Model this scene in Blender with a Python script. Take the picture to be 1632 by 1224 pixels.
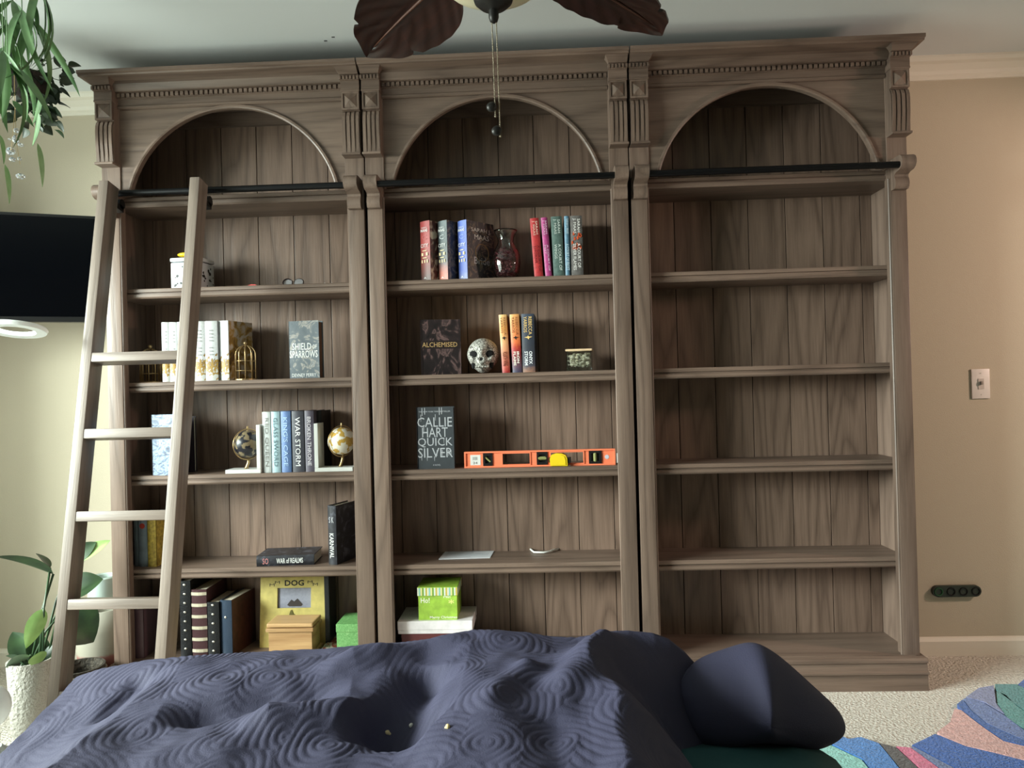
import bpy, bmesh, math, random
import numpy as np
from mathutils import Vector, Matrix, Euler

random.seed(7)
for o in list(bpy.data.objects):
    bpy.data.objects.remove(o)
SC = bpy.context.scene
COL = SC.collection
pi = math.pi

# ------------------------------------------------------------------ camera
F = 1150.0
CAM = np.array([0.148, -2.8161, 1.185])
CR = np.array([0.99893429, 0.0381283, -0.02601008])
CU = np.array([0.02621188, -0.00480209, 0.99964488])
CF = np.array([-0.03798985, 0.99926131, 0.00579638])
cd = bpy.data.cameras.new('camera')
cd.sensor_fit = 'HORIZONTAL'
cd.sensor_width = 36.0
cd.lens = 36.0 * F / 1632.0
cd.clip_start = 0.02
cam = bpy.data.objects.new('camera', cd)
COL.objects.link(cam)
cam.matrix_world = Matrix(((CR[0], CU[0], -CF[0], CAM[0]), (CR[1], CU[1], -CF[1], CAM[1]),
                           (CR[2], CU[2], -CF[2], CAM[2]), (0, 0, 0, 1)))
SC.camera = cam

# ------------------------------------------------------------------ world, light, exposure
SC.view_settings.view_transform = 'Standard'
SC.view_settings.look = 'None'
SC.view_settings.exposure = 0.15
SC.view_settings.gamma = 1.0
SC.view_settings.use_curve_mapping = False
w = bpy.data.worlds.new('sky')
SC.world = w
w.use_nodes = True
w.node_tree.nodes['Background'].inputs[0].default_value = (0.75, 0.85, 1.0, 1)
w.node_tree.nodes['Background'].inputs[1].default_value = 0.6

def area(name, loc, rot, sx, sy, power, col):
    l = bpy.data.lights.new(name, 'AREA')
    l.shape = 'RECTANGLE'
    l.size = sx
    l.size_y = sy
    l.energy = power
    l.color = col
    o = bpy.data.objects.new(name, l)
    COL.objects.link(o)
    o.location = loc
    o.rotation_euler = rot
    return o
# daylight through the window in the left wall (opening built below), pointing +X
area('window_daylight', (-5.3, -2.75, 2.35), (0, -pi/2 + math.radians(15), math.radians(14)), 1.80, 3.2, 1000, (0.89, 1.0, 0.94))
# soft sky and garden light entering at the opening itself
area('window_skylight', (-2.70, -1.56, 1.35), (0, -pi/2, 0), 1.55, 2.2, 62, (0.87, 1.0, 0.88))
# warm shaded lamp in the passage at the right, turned towards the wall
wl = bpy.data.lights.new('warm_lamp_light', 'SPOT')
wl.energy = 120
wl.color = (1.0, 0.70, 0.58)
wl.shadow_soft_size = 0.12
wl.spot_size = math.radians(80)
wl.spot_blend = 0.6
wo = bpy.data.objects.new('warm_lamp_light', wl)
COL.objects.link(wo)
wo.location = (3.6, -0.8, 1.8)
wo.rotation_euler = Vector((-1.75, 1.0, -0.45)).to_track_quat('-Z', 'Y').to_euler()

# ------------------------------------------------------------------ helpers
def ray(x, y):
    return CF + CR * (x - 816) / F + CU * (612 - y) / F

def at(x, y, Y):
    """point at depth plane Y"""
    d = ray(x, y)
    return Vector(CAM + d * ((Y - CAM[1]) / d[1]))

def atz(x, y, Z):
    d = ray(x, y)
    return Vector(CAM + d * ((Z - CAM[2]) / d[2]))

def lin(c):
    return tuple(((v / 255) / 12.92 if v / 255 <= 0.04045 else ((v / 255 + 0.055) / 1.055) ** 2.4) for v in c[:3]) + (1,)

class MB:
    def __init__(s):
        s.v = []
        s.f = []
    def add(s, vs, fs):
        n = len(s.v)
        s.v += [tuple(v) for v in vs]
        s.f += [tuple(i + n for i in f) for f in fs]
        return s
    def box(s, x0, x1, y0, y1, z0, z1, b=0.0):
        if b <= 0:
            vs = [(x, y, z) for z in (z0, z1) for y in (y0, y1) for x in (x0, x1)]
            return s.add(vs, [(0, 2, 3, 1), (4, 5, 7, 6), (0, 1, 5, 4), (2, 6, 7, 3), (0, 4, 6, 2), (1, 3, 7, 5)])
        bm = bmesh.new()
        bmesh.ops.create_cube(bm, size=1)
        for v in bm.verts:
            v.co = ((x0 + x1) / 2 + v.co.x * (x1 - x0), (y0 + y1) / 2 + v.co.y * (y1 - y0), (z0 + z1) / 2 + v.co.z * (z1 - z0))
        bmesh.ops.bevel(bm, geom=list(bm.edges), offset=b, segments=2, affect='EDGES', profile=0.6)
        bm.verts.index_update()
        s.add([v.co[:] for v in bm.verts], [[v.index for v in f.verts] for f in bm.faces])
        bm.free()
        return s
    def prism(s, poly, a0, a1, axis='x'):
        """poly in the two remaining axes (y,z) / (x,z) / (x,y), extruded a0..a1"""
        n = len(poly)
        def P(p, a):
            return {'x': (a, p[0], p[1]), 'y': (p[0], a, p[1]), 'z': (p[0], p[1], a)}[axis]
        vs = [P(p, a0) for p in poly] + [P(p, a1) for p in poly]
        fs = [tuple(range(n - 1, -1, -1)), tuple(range(n, 2 * n))]
        fs += [(i, (i + 1) % n, n + (i + 1) % n, n + i) for i in range(n)]
        return s.add(vs, fs)
    def lathe(s, prof, n=24, c=(0, 0, 0), cap=True):
        """prof list of (r,z)"""
        vs = []
        for r, z in prof:
            for i in range(n):
                a = 2 * pi * i / n
                vs.append((c[0] + r * math.cos(a), c[1] + r * math.sin(a), c[2] + z))
        fs = []
        for k in range(len(prof) - 1):
            for i in range(n):
                j = (i + 1) % n
                fs.append((k * n + i, k * n + j, (k + 1) * n + j, (k + 1) * n + i))
        if cap:
            fs.append(tuple(range(n - 1, -1, -1)))
            fs.append(tuple(range((len(prof) - 1) * n, len(prof) * n)))
        return s.add(vs, fs)
    def tube(s, pts, r, n=8, cap=True):
        pts = [Vector(p) for p in pts]
        rs = r if isinstance(r, (list, tuple)) else [r] * len(pts)
        up = Vector((0.13, 0.27, 0.95)).normalized()
        vs = []
        for i, p in enumerate(pts):
            t = (pts[min(i + 1, len(pts) - 1)] - pts[max(i - 1, 0)]).normalized()
            a = t.cross(up)
            if a.length < 1e-3:
                a = t.cross(Vector((1, 0, 0)))
            a.normalize()
            b = t.cross(a)
            for k in range(n):
                an = 2 * pi * k / n
                vs.append(p + rs[i] * (math.cos(an) * a + math.sin(an) * b))
        fs = [(i * n + k, i * n + (k + 1) % n, (i + 1) * n + (k + 1) % n, (i + 1) * n + k) for i in range(len(pts) - 1) for k in range(n)]
        if cap:
            fs.append(tuple(range(n - 1, -1, -1)))
            fs.append(tuple((len(pts) - 1) * n + k for k in range(n)))
        return s.add(vs, fs)
    def ball(s, c, r, n=12, m=8, sc=(1, 1, 1)):
        vs = [(c[0], c[1], c[2] - r * sc[2])]
        for i in range(1, m):
            ph = pi * i / m - pi / 2
            for j in range(n):
                th = 2 * pi * j / n
                vs.append((c[0] + r * sc[0] * math.cos(ph) * math.cos(th), c[1] + r * sc[1] * math.cos(ph) * math.sin(th), c[2] + r * sc[2] * math.sin(ph)))
        vs.append((c[0], c[1], c[2] + r * sc[2]))
        L = len(vs) - 1
        fs = [(0, 1 + (j + 1) % n, 1 + j) for j in range(n)]
        for i in range(m - 2):
            for j in range(n):
                a = 1 + i * n
                fs.append((a + j, a + (j + 1) % n, a + n + (j + 1) % n, a + n + j))
        a = 1 + (m - 2) * n
        fs += [(a + j, a + (j + 1) % n, L) for j in range(n)]
        return s.add(vs, fs)
    def torus(s, c, R, r, n=40, m=10, sz=1.0):
        vs = []
        for i in range(n):
            a = 2 * pi * i / n
            for j in range(m):
                b = 2 * pi * j / m
                q = R + r * math.cos(b)
                vs.append((c[0] + q * math.cos(a), c[1] + q * math.sin(a), c[2] + sz * r * math.sin(b)))
        return s.add(vs, [(i * m + j, ((i + 1) % n) * m + j, ((i + 1) % n) * m + (j + 1) % m, i * m + (j + 1) % m) for i in range(n) for j in range(m)])
    def mesh(s, name):
        me = bpy.data.meshes.new(name)
        me.from_pydata(s.v, [], s.f)
        me.validate()
        bm = bmesh.new()
        bm.from_mesh(me)
        bmesh.ops.recalc_face_normals(bm, faces=bm.faces)
        bm.to_mesh(me)
        bm.free()
        return me
    def build(s, name, mat, parent=None, smooth=False, **k):
        me = s.mesh(name)
        return mk(name, me, mat, parent, smooth, **k)

def mk(name, me, mat, parent=None, smooth=False, loc=None, rot=None, label=None, cat=None, group=None, kind=None):
    if mat is not None and not me.materials:
        me.materials.append(mat)
    o = bpy.data.objects.new(name, me)
    COL.objects.link(o)
    if parent:
        o.parent = parent
    if loc is not None:
        o.location = loc
    if rot is not None:
        o.rotation_euler = rot
    if smooth:
        me.polygons.foreach_set('use_smooth', [True] * len(me.polygons))
        if smooth != 'all':
            try:
                me.set_sharp_from_angle(angle=math.radians(38))
            except Exception:
                pass
    tag(o, label, cat, group, kind)
    return o

def tag(o, label=None, cat=None, group=None, kind=None):
    if label: o['label'] = label
    if cat: o['category'] = cat
    if group: o['group'] = group
    if kind: o['kind'] = kind
    return o

def empty(name, loc, rz=0, label=None, cat=None, group=None, rot=None):
    o = bpy.data.objects.new(name, None)
    o.empty_display_size = 0.05
    COL.objects.link(o)
    o.location = loc
    o.rotation_euler = rot if rot else (0, 0, rz)
    return tag(o, label, cat, group)

# ------------------------------------------------------------------ materials
def newmat(name):
    m = bpy.data.materials.new(name)
    m.use_nodes = True
    nt = m.node_tree
    return m, nt, nt.nodes['Principled BSDF']

MATS = {}
def plain(name, c, rough=0.6, metal=0.0, spec=None, var=0.0, vscale=20, bump=0.0, bscale=60, trans=0.0, ior=1.45, alpha=1.0, sheen=0.0, coat=0.0):
    if name in MATS:
        return MATS[name]
    m, nt, b = newmat(name)
    b.inputs['Base Color'].default_value = lin(c)
    b.inputs['Roughness'].default_value = rough
    b.inputs['Metallic'].default_value = metal
    b.inputs['IOR'].default_value = ior
    if spec is not None: b.inputs['Specular IOR Level'].default_value = spec
    if trans: b.inputs['Transmission Weight'].default_value = trans
    if sheen: b.inputs['Sheen Weight'].default_value = sheen
    if coat: b.inputs['Coat Weight'].default_value = coat
    if alpha < 1: b.inputs['Alpha'].default_value = alpha
    if var or bump:
        tc = nt.nodes.new('ShaderNodeTexCoord')
    if var:
        n = nt.nodes.new('ShaderNodeTexNoise')
        n.inputs['Scale'].default_value = vscale
        n.inputs['Detail'].default_value = 4
        nt.links.new(tc.outputs['Object'], n.inputs['Vector'])
        r = nt.nodes.new('ShaderNodeValToRGB')
        r.color_ramp.elements[0].position = 0.3
        r.color_ramp.elements[1].position = 0.7
        r.color_ramp.elements[0].color = lin([v * (1 - var) for v in c])
        r.color_ramp.elements[1].color = lin([min(255, v * (1 + var)) for v in c])
        nt.links.new(n.outputs['Fac'], r.inputs['Fac'])
        nt.links.new(r.outputs['Color'], b.inputs['Base Color'])
    if bump:
        n2 = nt.nodes.new('ShaderNodeTexNoise')
        n2.inputs['Scale'].default_value = bscale
        n2.inputs['Detail'].default_value = 3
        nt.links.new(tc.outputs['Object'], n2.inputs['Vector'])
        bp = nt.nodes.new('ShaderNodeBump')
        bp.inputs['Strength'].default_value = bump
        bp.inputs['Distance'].default_value = 0.01
        nt.links.new(n2.outputs['Fac'], bp.inputs['Height'])
        nt.links.new(bp.outputs['Normal'], b.inputs['Normal'])
    MATS[name] = m
    return m

def art(name, stops, scale=14, rough=0.45, stretch=(1, 1, 1), distort=1.5, detail=4):
    """printed cover art: noise through a colour ramp"""
    if name in MATS:
        return MATS[name]
    m, nt, b = newmat(name)
    b.inputs['Roughness'].default_value = rough
    tc = nt.nodes.new('ShaderNodeTexCoord')
    mp = nt.nodes.new('ShaderNodeMapping')
    mp.inputs['Scale'].default_value = stretch
    nt.links.new(tc.outputs['Object'], mp.inputs['Vector'])
    n = nt.nodes.new('ShaderNodeTexNoise')
    n.inputs['Scale'].default_value = scale
    n.inputs['Detail'].default_value = detail
    n.inputs['Distortion'].default_value = distort
    nt.links.new(mp.outputs['Vector'], n.inputs['Vector'])
    r = nt.nodes.new('ShaderNodeValToRGB')
    els = r.color_ramp.elements
    els[0].position, els[0].color = stops[0][0], lin(stops[0][1])
    els[1].position, els[1].color = stops[-1][0], lin(stops[-1][1])
    for p, c in stops[1:-1]:
        e = els.new(p)
        e.color = lin(c)
    nt.links.new(n.outputs['Fac'], r.inputs['Fac'])
    nt.links.new(r.outputs['Color'], b.inputs['Base Color'])
    MATS[name] = m
    return m

def bands(name, stops, axis=2, height=0.24, rough=0.5, noise=0.08):
    """print whose colour changes along the object's own height"""
    if name in MATS:
        return MATS[name]
    m, nt, b = newmat(name)
    b.inputs['Roughness'].default_value = rough
    tc = nt.nodes.new('ShaderNodeTexCoord')
    sp = nt.nodes.new('ShaderNodeSeparateXYZ')
    nt.links.new(tc.outputs['Object'], sp.inputs[0])
    d = nt.nodes.new('ShaderNodeMath'); d.operation = 'DIVIDE'
    d.inputs[1].default_value = height
    nt.links.new(sp.outputs[axis], d.inputs[0])
    n = nt.nodes.new('ShaderNodeTexNoise')
    n.inputs['Scale'].default_value = 90
    n.inputs['Detail'].default_value = 4
    nt.links.new(tc.outputs['Object'], n.inputs['Vector'])
    ma = nt.nodes.new('ShaderNodeMath'); ma.operation = 'MULTIPLY_ADD'
    ma.inputs[1].default_value = noise * 2
    nt.links.new(n.outputs['Fac'], ma.inputs[0])
    nt.links.new(d.outputs[0], ma.inputs[2])
    su = nt.nodes.new('ShaderNodeMath'); su.operation = 'SUBTRACT'
    su.inputs[1].default_value = noise
    nt.links.new(ma.outputs[0], su.inputs[0])
    r = nt.nodes.new('ShaderNodeValToRGB')
    els = r.color_ramp.elements
    els[0].position, els[0].color = stops[0][0], lin(stops[0][1])
    els[1].position, els[1].color = stops[-1][0], lin(stops[-1][1])
    for p, c in stops[1:-1]:
        e = els.new(p)
        e.color = lin(c)
    nt.links.new(su.outputs[0], r.inputs['Fac'])
    nt.links.new(r.outputs['Color'], b.inputs['Base Color'])
    MATS[name] = m
    return m

def wood(name, light, dark, axis='z', rough=0.42, ring=34, streak=0.62, spec=0.4):
    if name in MATS:
        return MATS[name]
    m, nt, b = newmat(name)
    N = nt.nodes.new
    L = nt.links.new
    b.inputs['Specular IOR Level'].default_value = spec
    tc = N('ShaderNodeTexCoord')
    oi = N('ShaderNodeObjectInfo')
    cb = N('ShaderNodeCombineXYZ')
    mu = N('ShaderNodeMath'); mu.operation = 'MULTIPLY'; mu.inputs[1].default_value = 37.0
    L(oi.outputs['Random'], mu.inputs[0])
    for i in range(3):
        L(mu.outputs[0], cb.inputs[i])
    ad = N('ShaderNodeVectorMath'); ad.operation = 'ADD'
    L(tc.outputs['Object'], ad.inputs[0])
    L(cb.outputs[0], ad.inputs[1])
    mp = N('ShaderNodeMapping')
    mp.inputs['Scale'].default_value = {'z': (1, 1, 0.10), 'x': (0.10, 1, 1), 'y': (1, 0.1, 1)}[axis]
    L(ad.outputs[0], mp.inputs['Vector'])
    n1 = N('ShaderNodeTexNoise')
    n1.inputs['Scale'].default_value = 5.0
    n1.inputs['Detail'].default_value = 2.0
    n1.inputs['Roughness'].default_value = 0.4
    L(mp.outputs[0], n1.inputs['Vector'])
    k = N('ShaderNodeMath'); k.operation = 'MULTIPLY'; k.inputs[1].default_value = ring * 2
    L(n1.outputs['Fac'], k.inputs[0])
    sn = N('ShaderNodeMath'); sn.operation = 'SINE'
    L(k.outputs[0], sn.inputs[0])
    mr = N('ShaderNodeMapRange')
    mr.inputs['From Min'].default_value = -1
    mr.inputs['From Max'].default_value = 1
    L(sn.outputs[0], mr.inputs['Value'])
    pw = N('ShaderNodeMath'); pw.operation = 'POWER'; pw.inputs[1].default_value = 0.45
    L(mr.outputs[0], pw.inputs[0])
    mp2 = N('ShaderNodeMapping')
    mp2.inputs['Scale'].default_value = {'z': (1, 1, 0.045), 'x': (0.045, 1, 1), 'y': (1, 0.045, 1)}[axis]
    L(ad.outputs[0], mp2.inputs['Vector'])
    n2 = N('ShaderNodeTexNoise')
    n2.inputs['Scale'].default_value = 170
    n2.inputs['Detail'].default_value = 4
    L(mp2.outputs[0], n2.inputs['Vector'])
    mx = N('ShaderNodeMix'); mx.data_type = 'FLOAT'
    mx.inputs[0].default_value = streak
    L(pw.outputs[0], mx.inputs[2])
    L(n2.outputs['Fac'], mx.inputs[3])
    r = N('ShaderNodeValToRGB')
    r.color_ramp.elements[0].position = 0.10
    r.color_ramp.elements[0].color = lin(dark)
    r.color_ramp.elements[1].position = 0.78
    r.color_ramp.elements[1].color = lin(light)
    L(mx.outputs[0], r.inputs['Fac'])
    # board-to-board tone
    hv = N('ShaderNodeHueSaturation')
    mv = N('ShaderNodeMapRange')
    mv.inputs['To Min'].default_value = 0.86
    mv.inputs['To Max'].default_value = 1.12
    L(oi.outputs['Random'], mv.inputs['Value'])
    L(mv.outputs[0], hv.inputs['Value'])
    L(r.outputs['Color'], hv.inputs['Color'])
    L(hv.outputs['Color'], b.inputs['Base Color'])
    bp = N('ShaderNodeBump')
    bp.inputs['Strength'].default_value = 0.25
    bp.inputs['Distance'].default_value = 0.004
    L(mx.outputs[0], bp.inputs['Height'])
    L(bp.outputs['Normal'], b.inputs['Normal'])
    b.inputs['Roughness'].default_value = rough
    MATS[name] = m
    return m

WL, WD = (122, 103, 91), (84, 69, 60)
W_V = wood('oak_vertical', WL, WD, 'z')
W_H = wood('oak_horizontal', WL, WD, 'x')
W_P = wood('oak_back_plank', (134, 111, 97), (86, 69, 59), 'z', ring=40)
W_LAD = wood('oak_ladder', (126, 113, 103), (90, 78, 70), 'z', streak=0.7)
W_LADH = wood('oak_ladder_tread', (126, 113, 103), (90, 78, 70), 'x', streak=0.7)
PINE = wood('golden_oak', (196, 158, 112), (148, 108, 70), 'x', ring=30)
BLACKM = plain('black_metal', (22, 22, 24), 0.35, 0.6)
WHITE = plain('white_paint', (204, 204, 200), 0.45)
PAPER = plain('page_paper', (222, 212, 190), 0.9, var=0.06, vscale=200)
INKW = plain('white_print', (216, 216, 214), 0.5)
INKK = plain('black_print', (18, 17, 18), 0.5)
GOLD = plain('gold_metal', (176, 150, 108), 0.34, 0.8)

# ------------------------------------------------------------------ text
TXT = {}
def text_mesh(s, bold=0.0):
    key = (s, bold)
    if key in TXT:
        return TXT[key]
    c = bpy.data.curves.new('t', 'FONT')
    c.body = s
    c.size = 1
    c.resolution_u = 2
    c.offset = bold
    c.align_x = 'LEFT'
    o = bpy.data.objects.new('t', c)
    COL.objects.link(o)
    dg = bpy.context.evaluated_depsgraph_get()
    me = bpy.data.meshes.new_from_object(o.evaluated_get(dg))
    bpy.data.objects.remove(o)
    co = np.zeros(len(me.vertices) * 3)
    me.vertices.foreach_get('co', co)
    co = co.reshape(-1, 3)
    fs = [tuple(p.vertices) for p in me.polygons]
    mn, mxx = co.min(0), co.max(0)
    co = (co - (mn + mxx) / 2) / np.maximum(mxx - mn, 1e-6)
    TXT[key] = (co[:, :2], fs)
    return TXT[key]

MODES = {'front': ((1, 0, 0), (0, 0, 1)), 'spine_down': ((0, 0, -1), (1, 0, 0)), 'right': ((0, 1, 0), (0, 0, 1)),
         'top': ((1, 0, 0), (0, 1, 0)), 'spine_up': ((0, 0, 1), (-1, 0, 0))}
def lettering(s, w, h, mode, pos, mat, parent, name='title_lettering', bold=0.0, label=None):
    co, fs = text_mesh(s, bold)
    a, b = (np.array(v, float) for v in MODES[mode])
    n = np.cross(a, b)
    vs = np.array(pos)[None] + co[:, :1] * w * a + co[:, 1:] * h * b
    mb = MB()
    mb.add((vs + n * 0.0002), fs)
    me = bpy.data.meshes.new(name)
    me.from_pydata(mb.v, [], mb.f)
    return mk(name, me, mat, parent, label=label)

# ------------------------------------------------------------------ room shell
YW = 0.335
CEIL = 2.535
XL, XR, YB = -2.62, 4.2, -5.6
wallm = plain('wall_paint', (190, 180, 160), 0.85, bump=0.12, bscale=260)
ceilm = plain('ceiling_paint', (214, 218, 218), 0.9)
trimm = plain('trim_paint', (224, 218, 204), 0.55)
def carpet_mat():
    m, nt, b = newmat('beige_carpet')
    tc = nt.nodes.new('ShaderNodeTexCoord')
    n = nt.nodes.new('ShaderNodeTexNoise'); n.inputs['Scale'].default_value = 110; n.inputs['Detail'].default_value = 4
    nt.links.new(tc.outputs['Object'], n.inputs['Vector'])
    r = nt.nodes.new('ShaderNodeValToRGB')
    r.color_ramp.elements[0].position = 0.3
    r.color_ramp.elements[1].position = 0.65
    r.color_ramp.elements[0].color = lin((184, 174, 160))
    r.color_ramp.elements[1].color = lin((238, 232, 222))
    nt.links.new(n.outputs['Fac'], r.inputs['Fac'])
    nt.links.new(r.outputs['Color'], b.inputs['Base Color'])
    bp = nt.nodes.new('ShaderNodeBump'); bp.inputs['Strength'].default_value = 0.9; bp.inputs['Distance'].default_value = 0.02
    nt.links.new(n.outputs['Fac'], bp.inputs['Height'])
    nt.links.new(bp.outputs['Normal'], b.inputs['Normal'])
    b.inputs['Roughness'].default_value = 0.95
    return m
CARPET = carpet_mat()
def struct(name, mb, mat, **k):
    return mb.build(name, mat, kind='structure', **k)
struct('floor', MB().box(XL, XR, YB, YW, -0.1, 0), CARPET)
struct('ceiling', MB().box(XL, XR, YB, YW, CEIL, CEIL + 0.1), ceilm)
struct('wall_back', MB().box(XL - 0.12, XR + 0.12, YW, YW + 0.12, 0, CEIL), wallm)
struct('wall_right', MB().box(XR, XR + 0.12, YB, YW, 0, CEIL), wallm)
struct('wall_front', MB().box(XL - 0.12, XR + 0.12, YB - 0.12, YB, 0, CEIL), wallm)
wy0, wy1, wz0, wz1 = -2.7, -0.42, 0.55, 2.15
struct('wall_left', MB().box(XL - 0.12, XL, YB, wy0, 0, CEIL).box(XL - 0.12, XL, wy1, YW, 0, CEIL)
       .box(XL - 0.12, XL, wy0, wy1, 0, wz0).box(XL - 0.12, XL, wy0, wy1, wz1, CEIL), wallm)
win = struct('window_1', MB().box(XL - 0.03, XL + 0.02, wy0 - 0.07, wy0, wz0 - 0.07, wz1 + 0.07)
             .box(XL - 0.03, XL + 0.02, wy1, wy1 + 0.07, wz0 - 0.07, wz1 + 0.07)
             .box(XL - 0.03, XL + 0.02, wy0, wy1, wz1, wz1 + 0.07), trimm)
MB().box(XL - 0.03, XL + 0.06, wy0 - 0.09, wy1 + 0.09, wz0 - 0.05, wz0).build('window_sill', trimm, win)
# crown and base trim
crown = [(0, 0), (-0.012, 0), (-0.014, 0.012), (-0.022, 0.018), (-0.028, 0.032), (-0.05, 0.052), (-0.066, 0.058), (-0.07, 0.072), (-0.07, 0.082), (0, 0.082)]
struct('trim_1', MB().prism([(YW + y, CEIL - 0.082 + z) for y, z in crown], XL, XR, 'x'), trimm)
struct('baseboard_back', MB().prism([(YW, 0), (YW - 0.016, 0), (YW - 0.016, 0.062), (YW - 0.008, 0.074), (YW, 0.078)], XL, XR, 'x'), trimm)
struct('baseboard_right', MB().box(XR - 0.016, XR, YB, YW - 0.016, 0, 0.075), trimm)
dc = at(1668, 600, YW).x
struct('trim_2', MB().box(dc, dc + 0.075, YW - 0.02, YW, 0.08, 2.06, 0.004), trimm)

# ------------------------------------------------------------------ bookcases
UX = (-1.0485, 0.0, 1.0482)
UY = (0.0, 0.0, 0.0)
US = (1.00876, 0.98305, 1.0082)
KZ = 0.9945
SZ = {0: 2.005 * KZ, 1: 1.6263, 2: 1.2468, 3: 0.8691, 4: 0.4910, 5: 0.128 * KZ}
SF, SB = 0.045, 0.262
def shelf_profile(zt, y0=SF, y1=SB, th=0.04):
    return [(y1, zt), (y0 + 0.003, zt), (y0, zt - 0.003), (y0, zt - 0.015), (y0 + 0.008, zt - 0.017), (y0 + 0.008, zt - 0.0215),
            (y0 - 0.001, zt - 0.0235), (y0 - 0.001, zt - 0.034), (y0 + 0.004, zt - th), (y1, zt - th)]
seams = [-0.505, -0.4635, -0.3104, -0.1565, -0.0026, 0.1513, 0.3052, 0.4591, 0.505]
ARW, ARZ = 0.408, 2.341
ARR = (ARW ** 2 + 0.31 ** 2) / (2 * 0.31)
ARC = ARZ - ARR
def arc_pts(R, n=40, zmin=2.005):
    a0 = math.asin(max(-1, min(1, (zmin - ARC) / R)))
    return [(R * math.cos(a0 + (pi - 2 * a0) * i / n), ARC + R * math.sin(a0 + (pi - 2 * a0) * i / n)) for i in range(n + 1)]

_m = {}
def cached(key, fn):
    if key not in _m:
        _m[key] = fn().mesh(key)
    return _m[key]

def arch_panel():
    mb = MB()
    z1 = 2.366
    y0, y1 = 0.004, 0.024
    top = arc_pts(ARR)
    pts = [(x, z) for x, z in top]
    n = len(pts)
    for (y, flip) in ((y0, False), (y1, True)):
        vs = [(x, y, z) for x, z in pts] + [(x, y, z1) for x, z in pts]
        fs = [(i, i + 1, n + i + 1, n + i) for i in range(n - 1)]
        mb.add(vs, fs)
    vs = [(x, y0, z) for x, z in pts] + [(x, y1, z) for x, z in pts]
    mb.add(vs, [(i, i + 1, n + i + 1, n + i) for i in range(n - 1)])
    xe = pts[0][0]
    for s in (-1, 1):
        a, b = sorted((s * xe, s * 0.449))
        mb.box(a, b, y0, y1, 2.005, z1)
    mb.box(-0.449, 0.449, y0, y1, z1 - 0.001, z1)
    return mb

def arch_trim():
    mb = MB()
    prof = [(-0.001, 0.006), (-0.001, -0.004), (0.004, -0.007), (0.012, -0.006), (0.013, 0.006)]
    P = []
    K = 48
    for i in range(K + 1):
        a0 = math.asin((2.005 - ARC) / ARR)
        a = a0 + (pi - 2 * a0) * i / K
        for r, y in prof:
            P.append(((ARR - 0.002 + r) * math.cos(a), y, ARC + (ARR - 0.002 + r) * math.sin(a)))
    m = len(prof)
    mb.add(P, [(i * m + j, i * m + (j + 1) % m, (i + 1) * m + (j + 1) % m, (i + 1) * m + j) for i in range(K) for j in range(m)])
    return mb

def pilaster():
    mb = MB()
    # bracket body, a gently scrolled face
    body = [(0.004, 2.126), (-0.040, 2.126), (-0.041, 2.20), (-0.042, 2.25), (-0.040, 2.27), (-0.034, 2.286), (-0.030, 2.294), (-0.030, 2.44), (0.004, 2.44)]
    mb.prism(body, -0.0345, 0.0345)
    # four reeds with recessed flutes between
    for k in range(4):
        x = -0.0264 + k * 0.0176
        reed = [(y - (0.007 if 2.127 < z < 2.294 else 0.001), z) for y, z in body[1:7]]
        poly = reed + [(y + 0.004, z) for y, z in reversed(reed)]
        mb.prism(poly, x - 0.0058, x + 0.0058)
    return mb
def pil_foot():
    return MB().box(-0.0368, 0.0368, -0.052, 0.004, 2.118, 2.127, 0.002)
def pil_block():
    mb = MB().box(-0.034, 0.034, -0.040, 0.0, 2.296, 2.366, 0.001)
    y = -0.0401
    for (a, b, c, d) in ((-0.034, 0.034, 2.296, 2.3025), (-0.034, 0.034, 2.3595, 2.366), (-0.034, -0.0275, 2.3025, 2.3595), (0.0275, 0.034, 2.3025, 2.3595)):
        mb.box(a, b, -0.045, -0.04, c, d)
    q = 0.0255
    zc = 2.331
    mb.add([(-q, y, zc - q), (q, y, zc - q), (q, y, zc + q), (-q, y, zc + q), (0, y - 0.013, zc)], [(0, 1, 4), (1, 2, 4), (2, 3, 4), (3, 0, 4)])
    return mb
def pil_cap(L=0.050, Rr=0.050):
    mb = MB()
    mb.box(-0.037, 0.037, -0.048, 0.0, 2.366, 2.374, 0.002)
    mb.box(-0.036, 0.036, -0.046, 0.0, 2.374, 2.408)
    for k in range(6):
        x = -0.034 + k * 0.0136
        mb.box(x - 0.0044, x + 0.0044, -0.062, -0.045, 2.410, 2.424, 0.0015)
    mb.box(-0.036, 0.036, -0.054, 0.0, 2.408, 2.428)
    # flared top
    a = 0.036
    vs = [(-a, -0.062, 2.428), (a, -0.062, 2.428), (a, 0, 2.428), (-a, 0, 2.428), (-L, -0.092, 2.447), (Rr, -0.092, 2.447), (Rr, 0, 2.447), (-L, 0, 2.447)]
    mb.add(vs, [(0, 3, 2, 1), (4, 5, 6, 7), (0, 1, 5, 4), (1, 2, 6, 5), (2, 3, 7, 6), (3, 0, 4, 7)])
    return mb
def corbel():
    p = [(0.004, 1.914), (-0.026, 1.914), (-0.034, 1.922), (-0.037, 1.936), (-0.034, 1.950), (-0.028, 1.960), (-0.030, 1.968), (-0.044, 1.974), (-0.068, 1.976), (-0.083, 1.984),
         (-0.091, 1.997), (-0.091, 2.010), (-0.085, 2.022), (-0.072, 2.030), (-0.05, 2.031), (0.004, 2.031)]
    return MB().prism(p, -0.026, 0.026)

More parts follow.
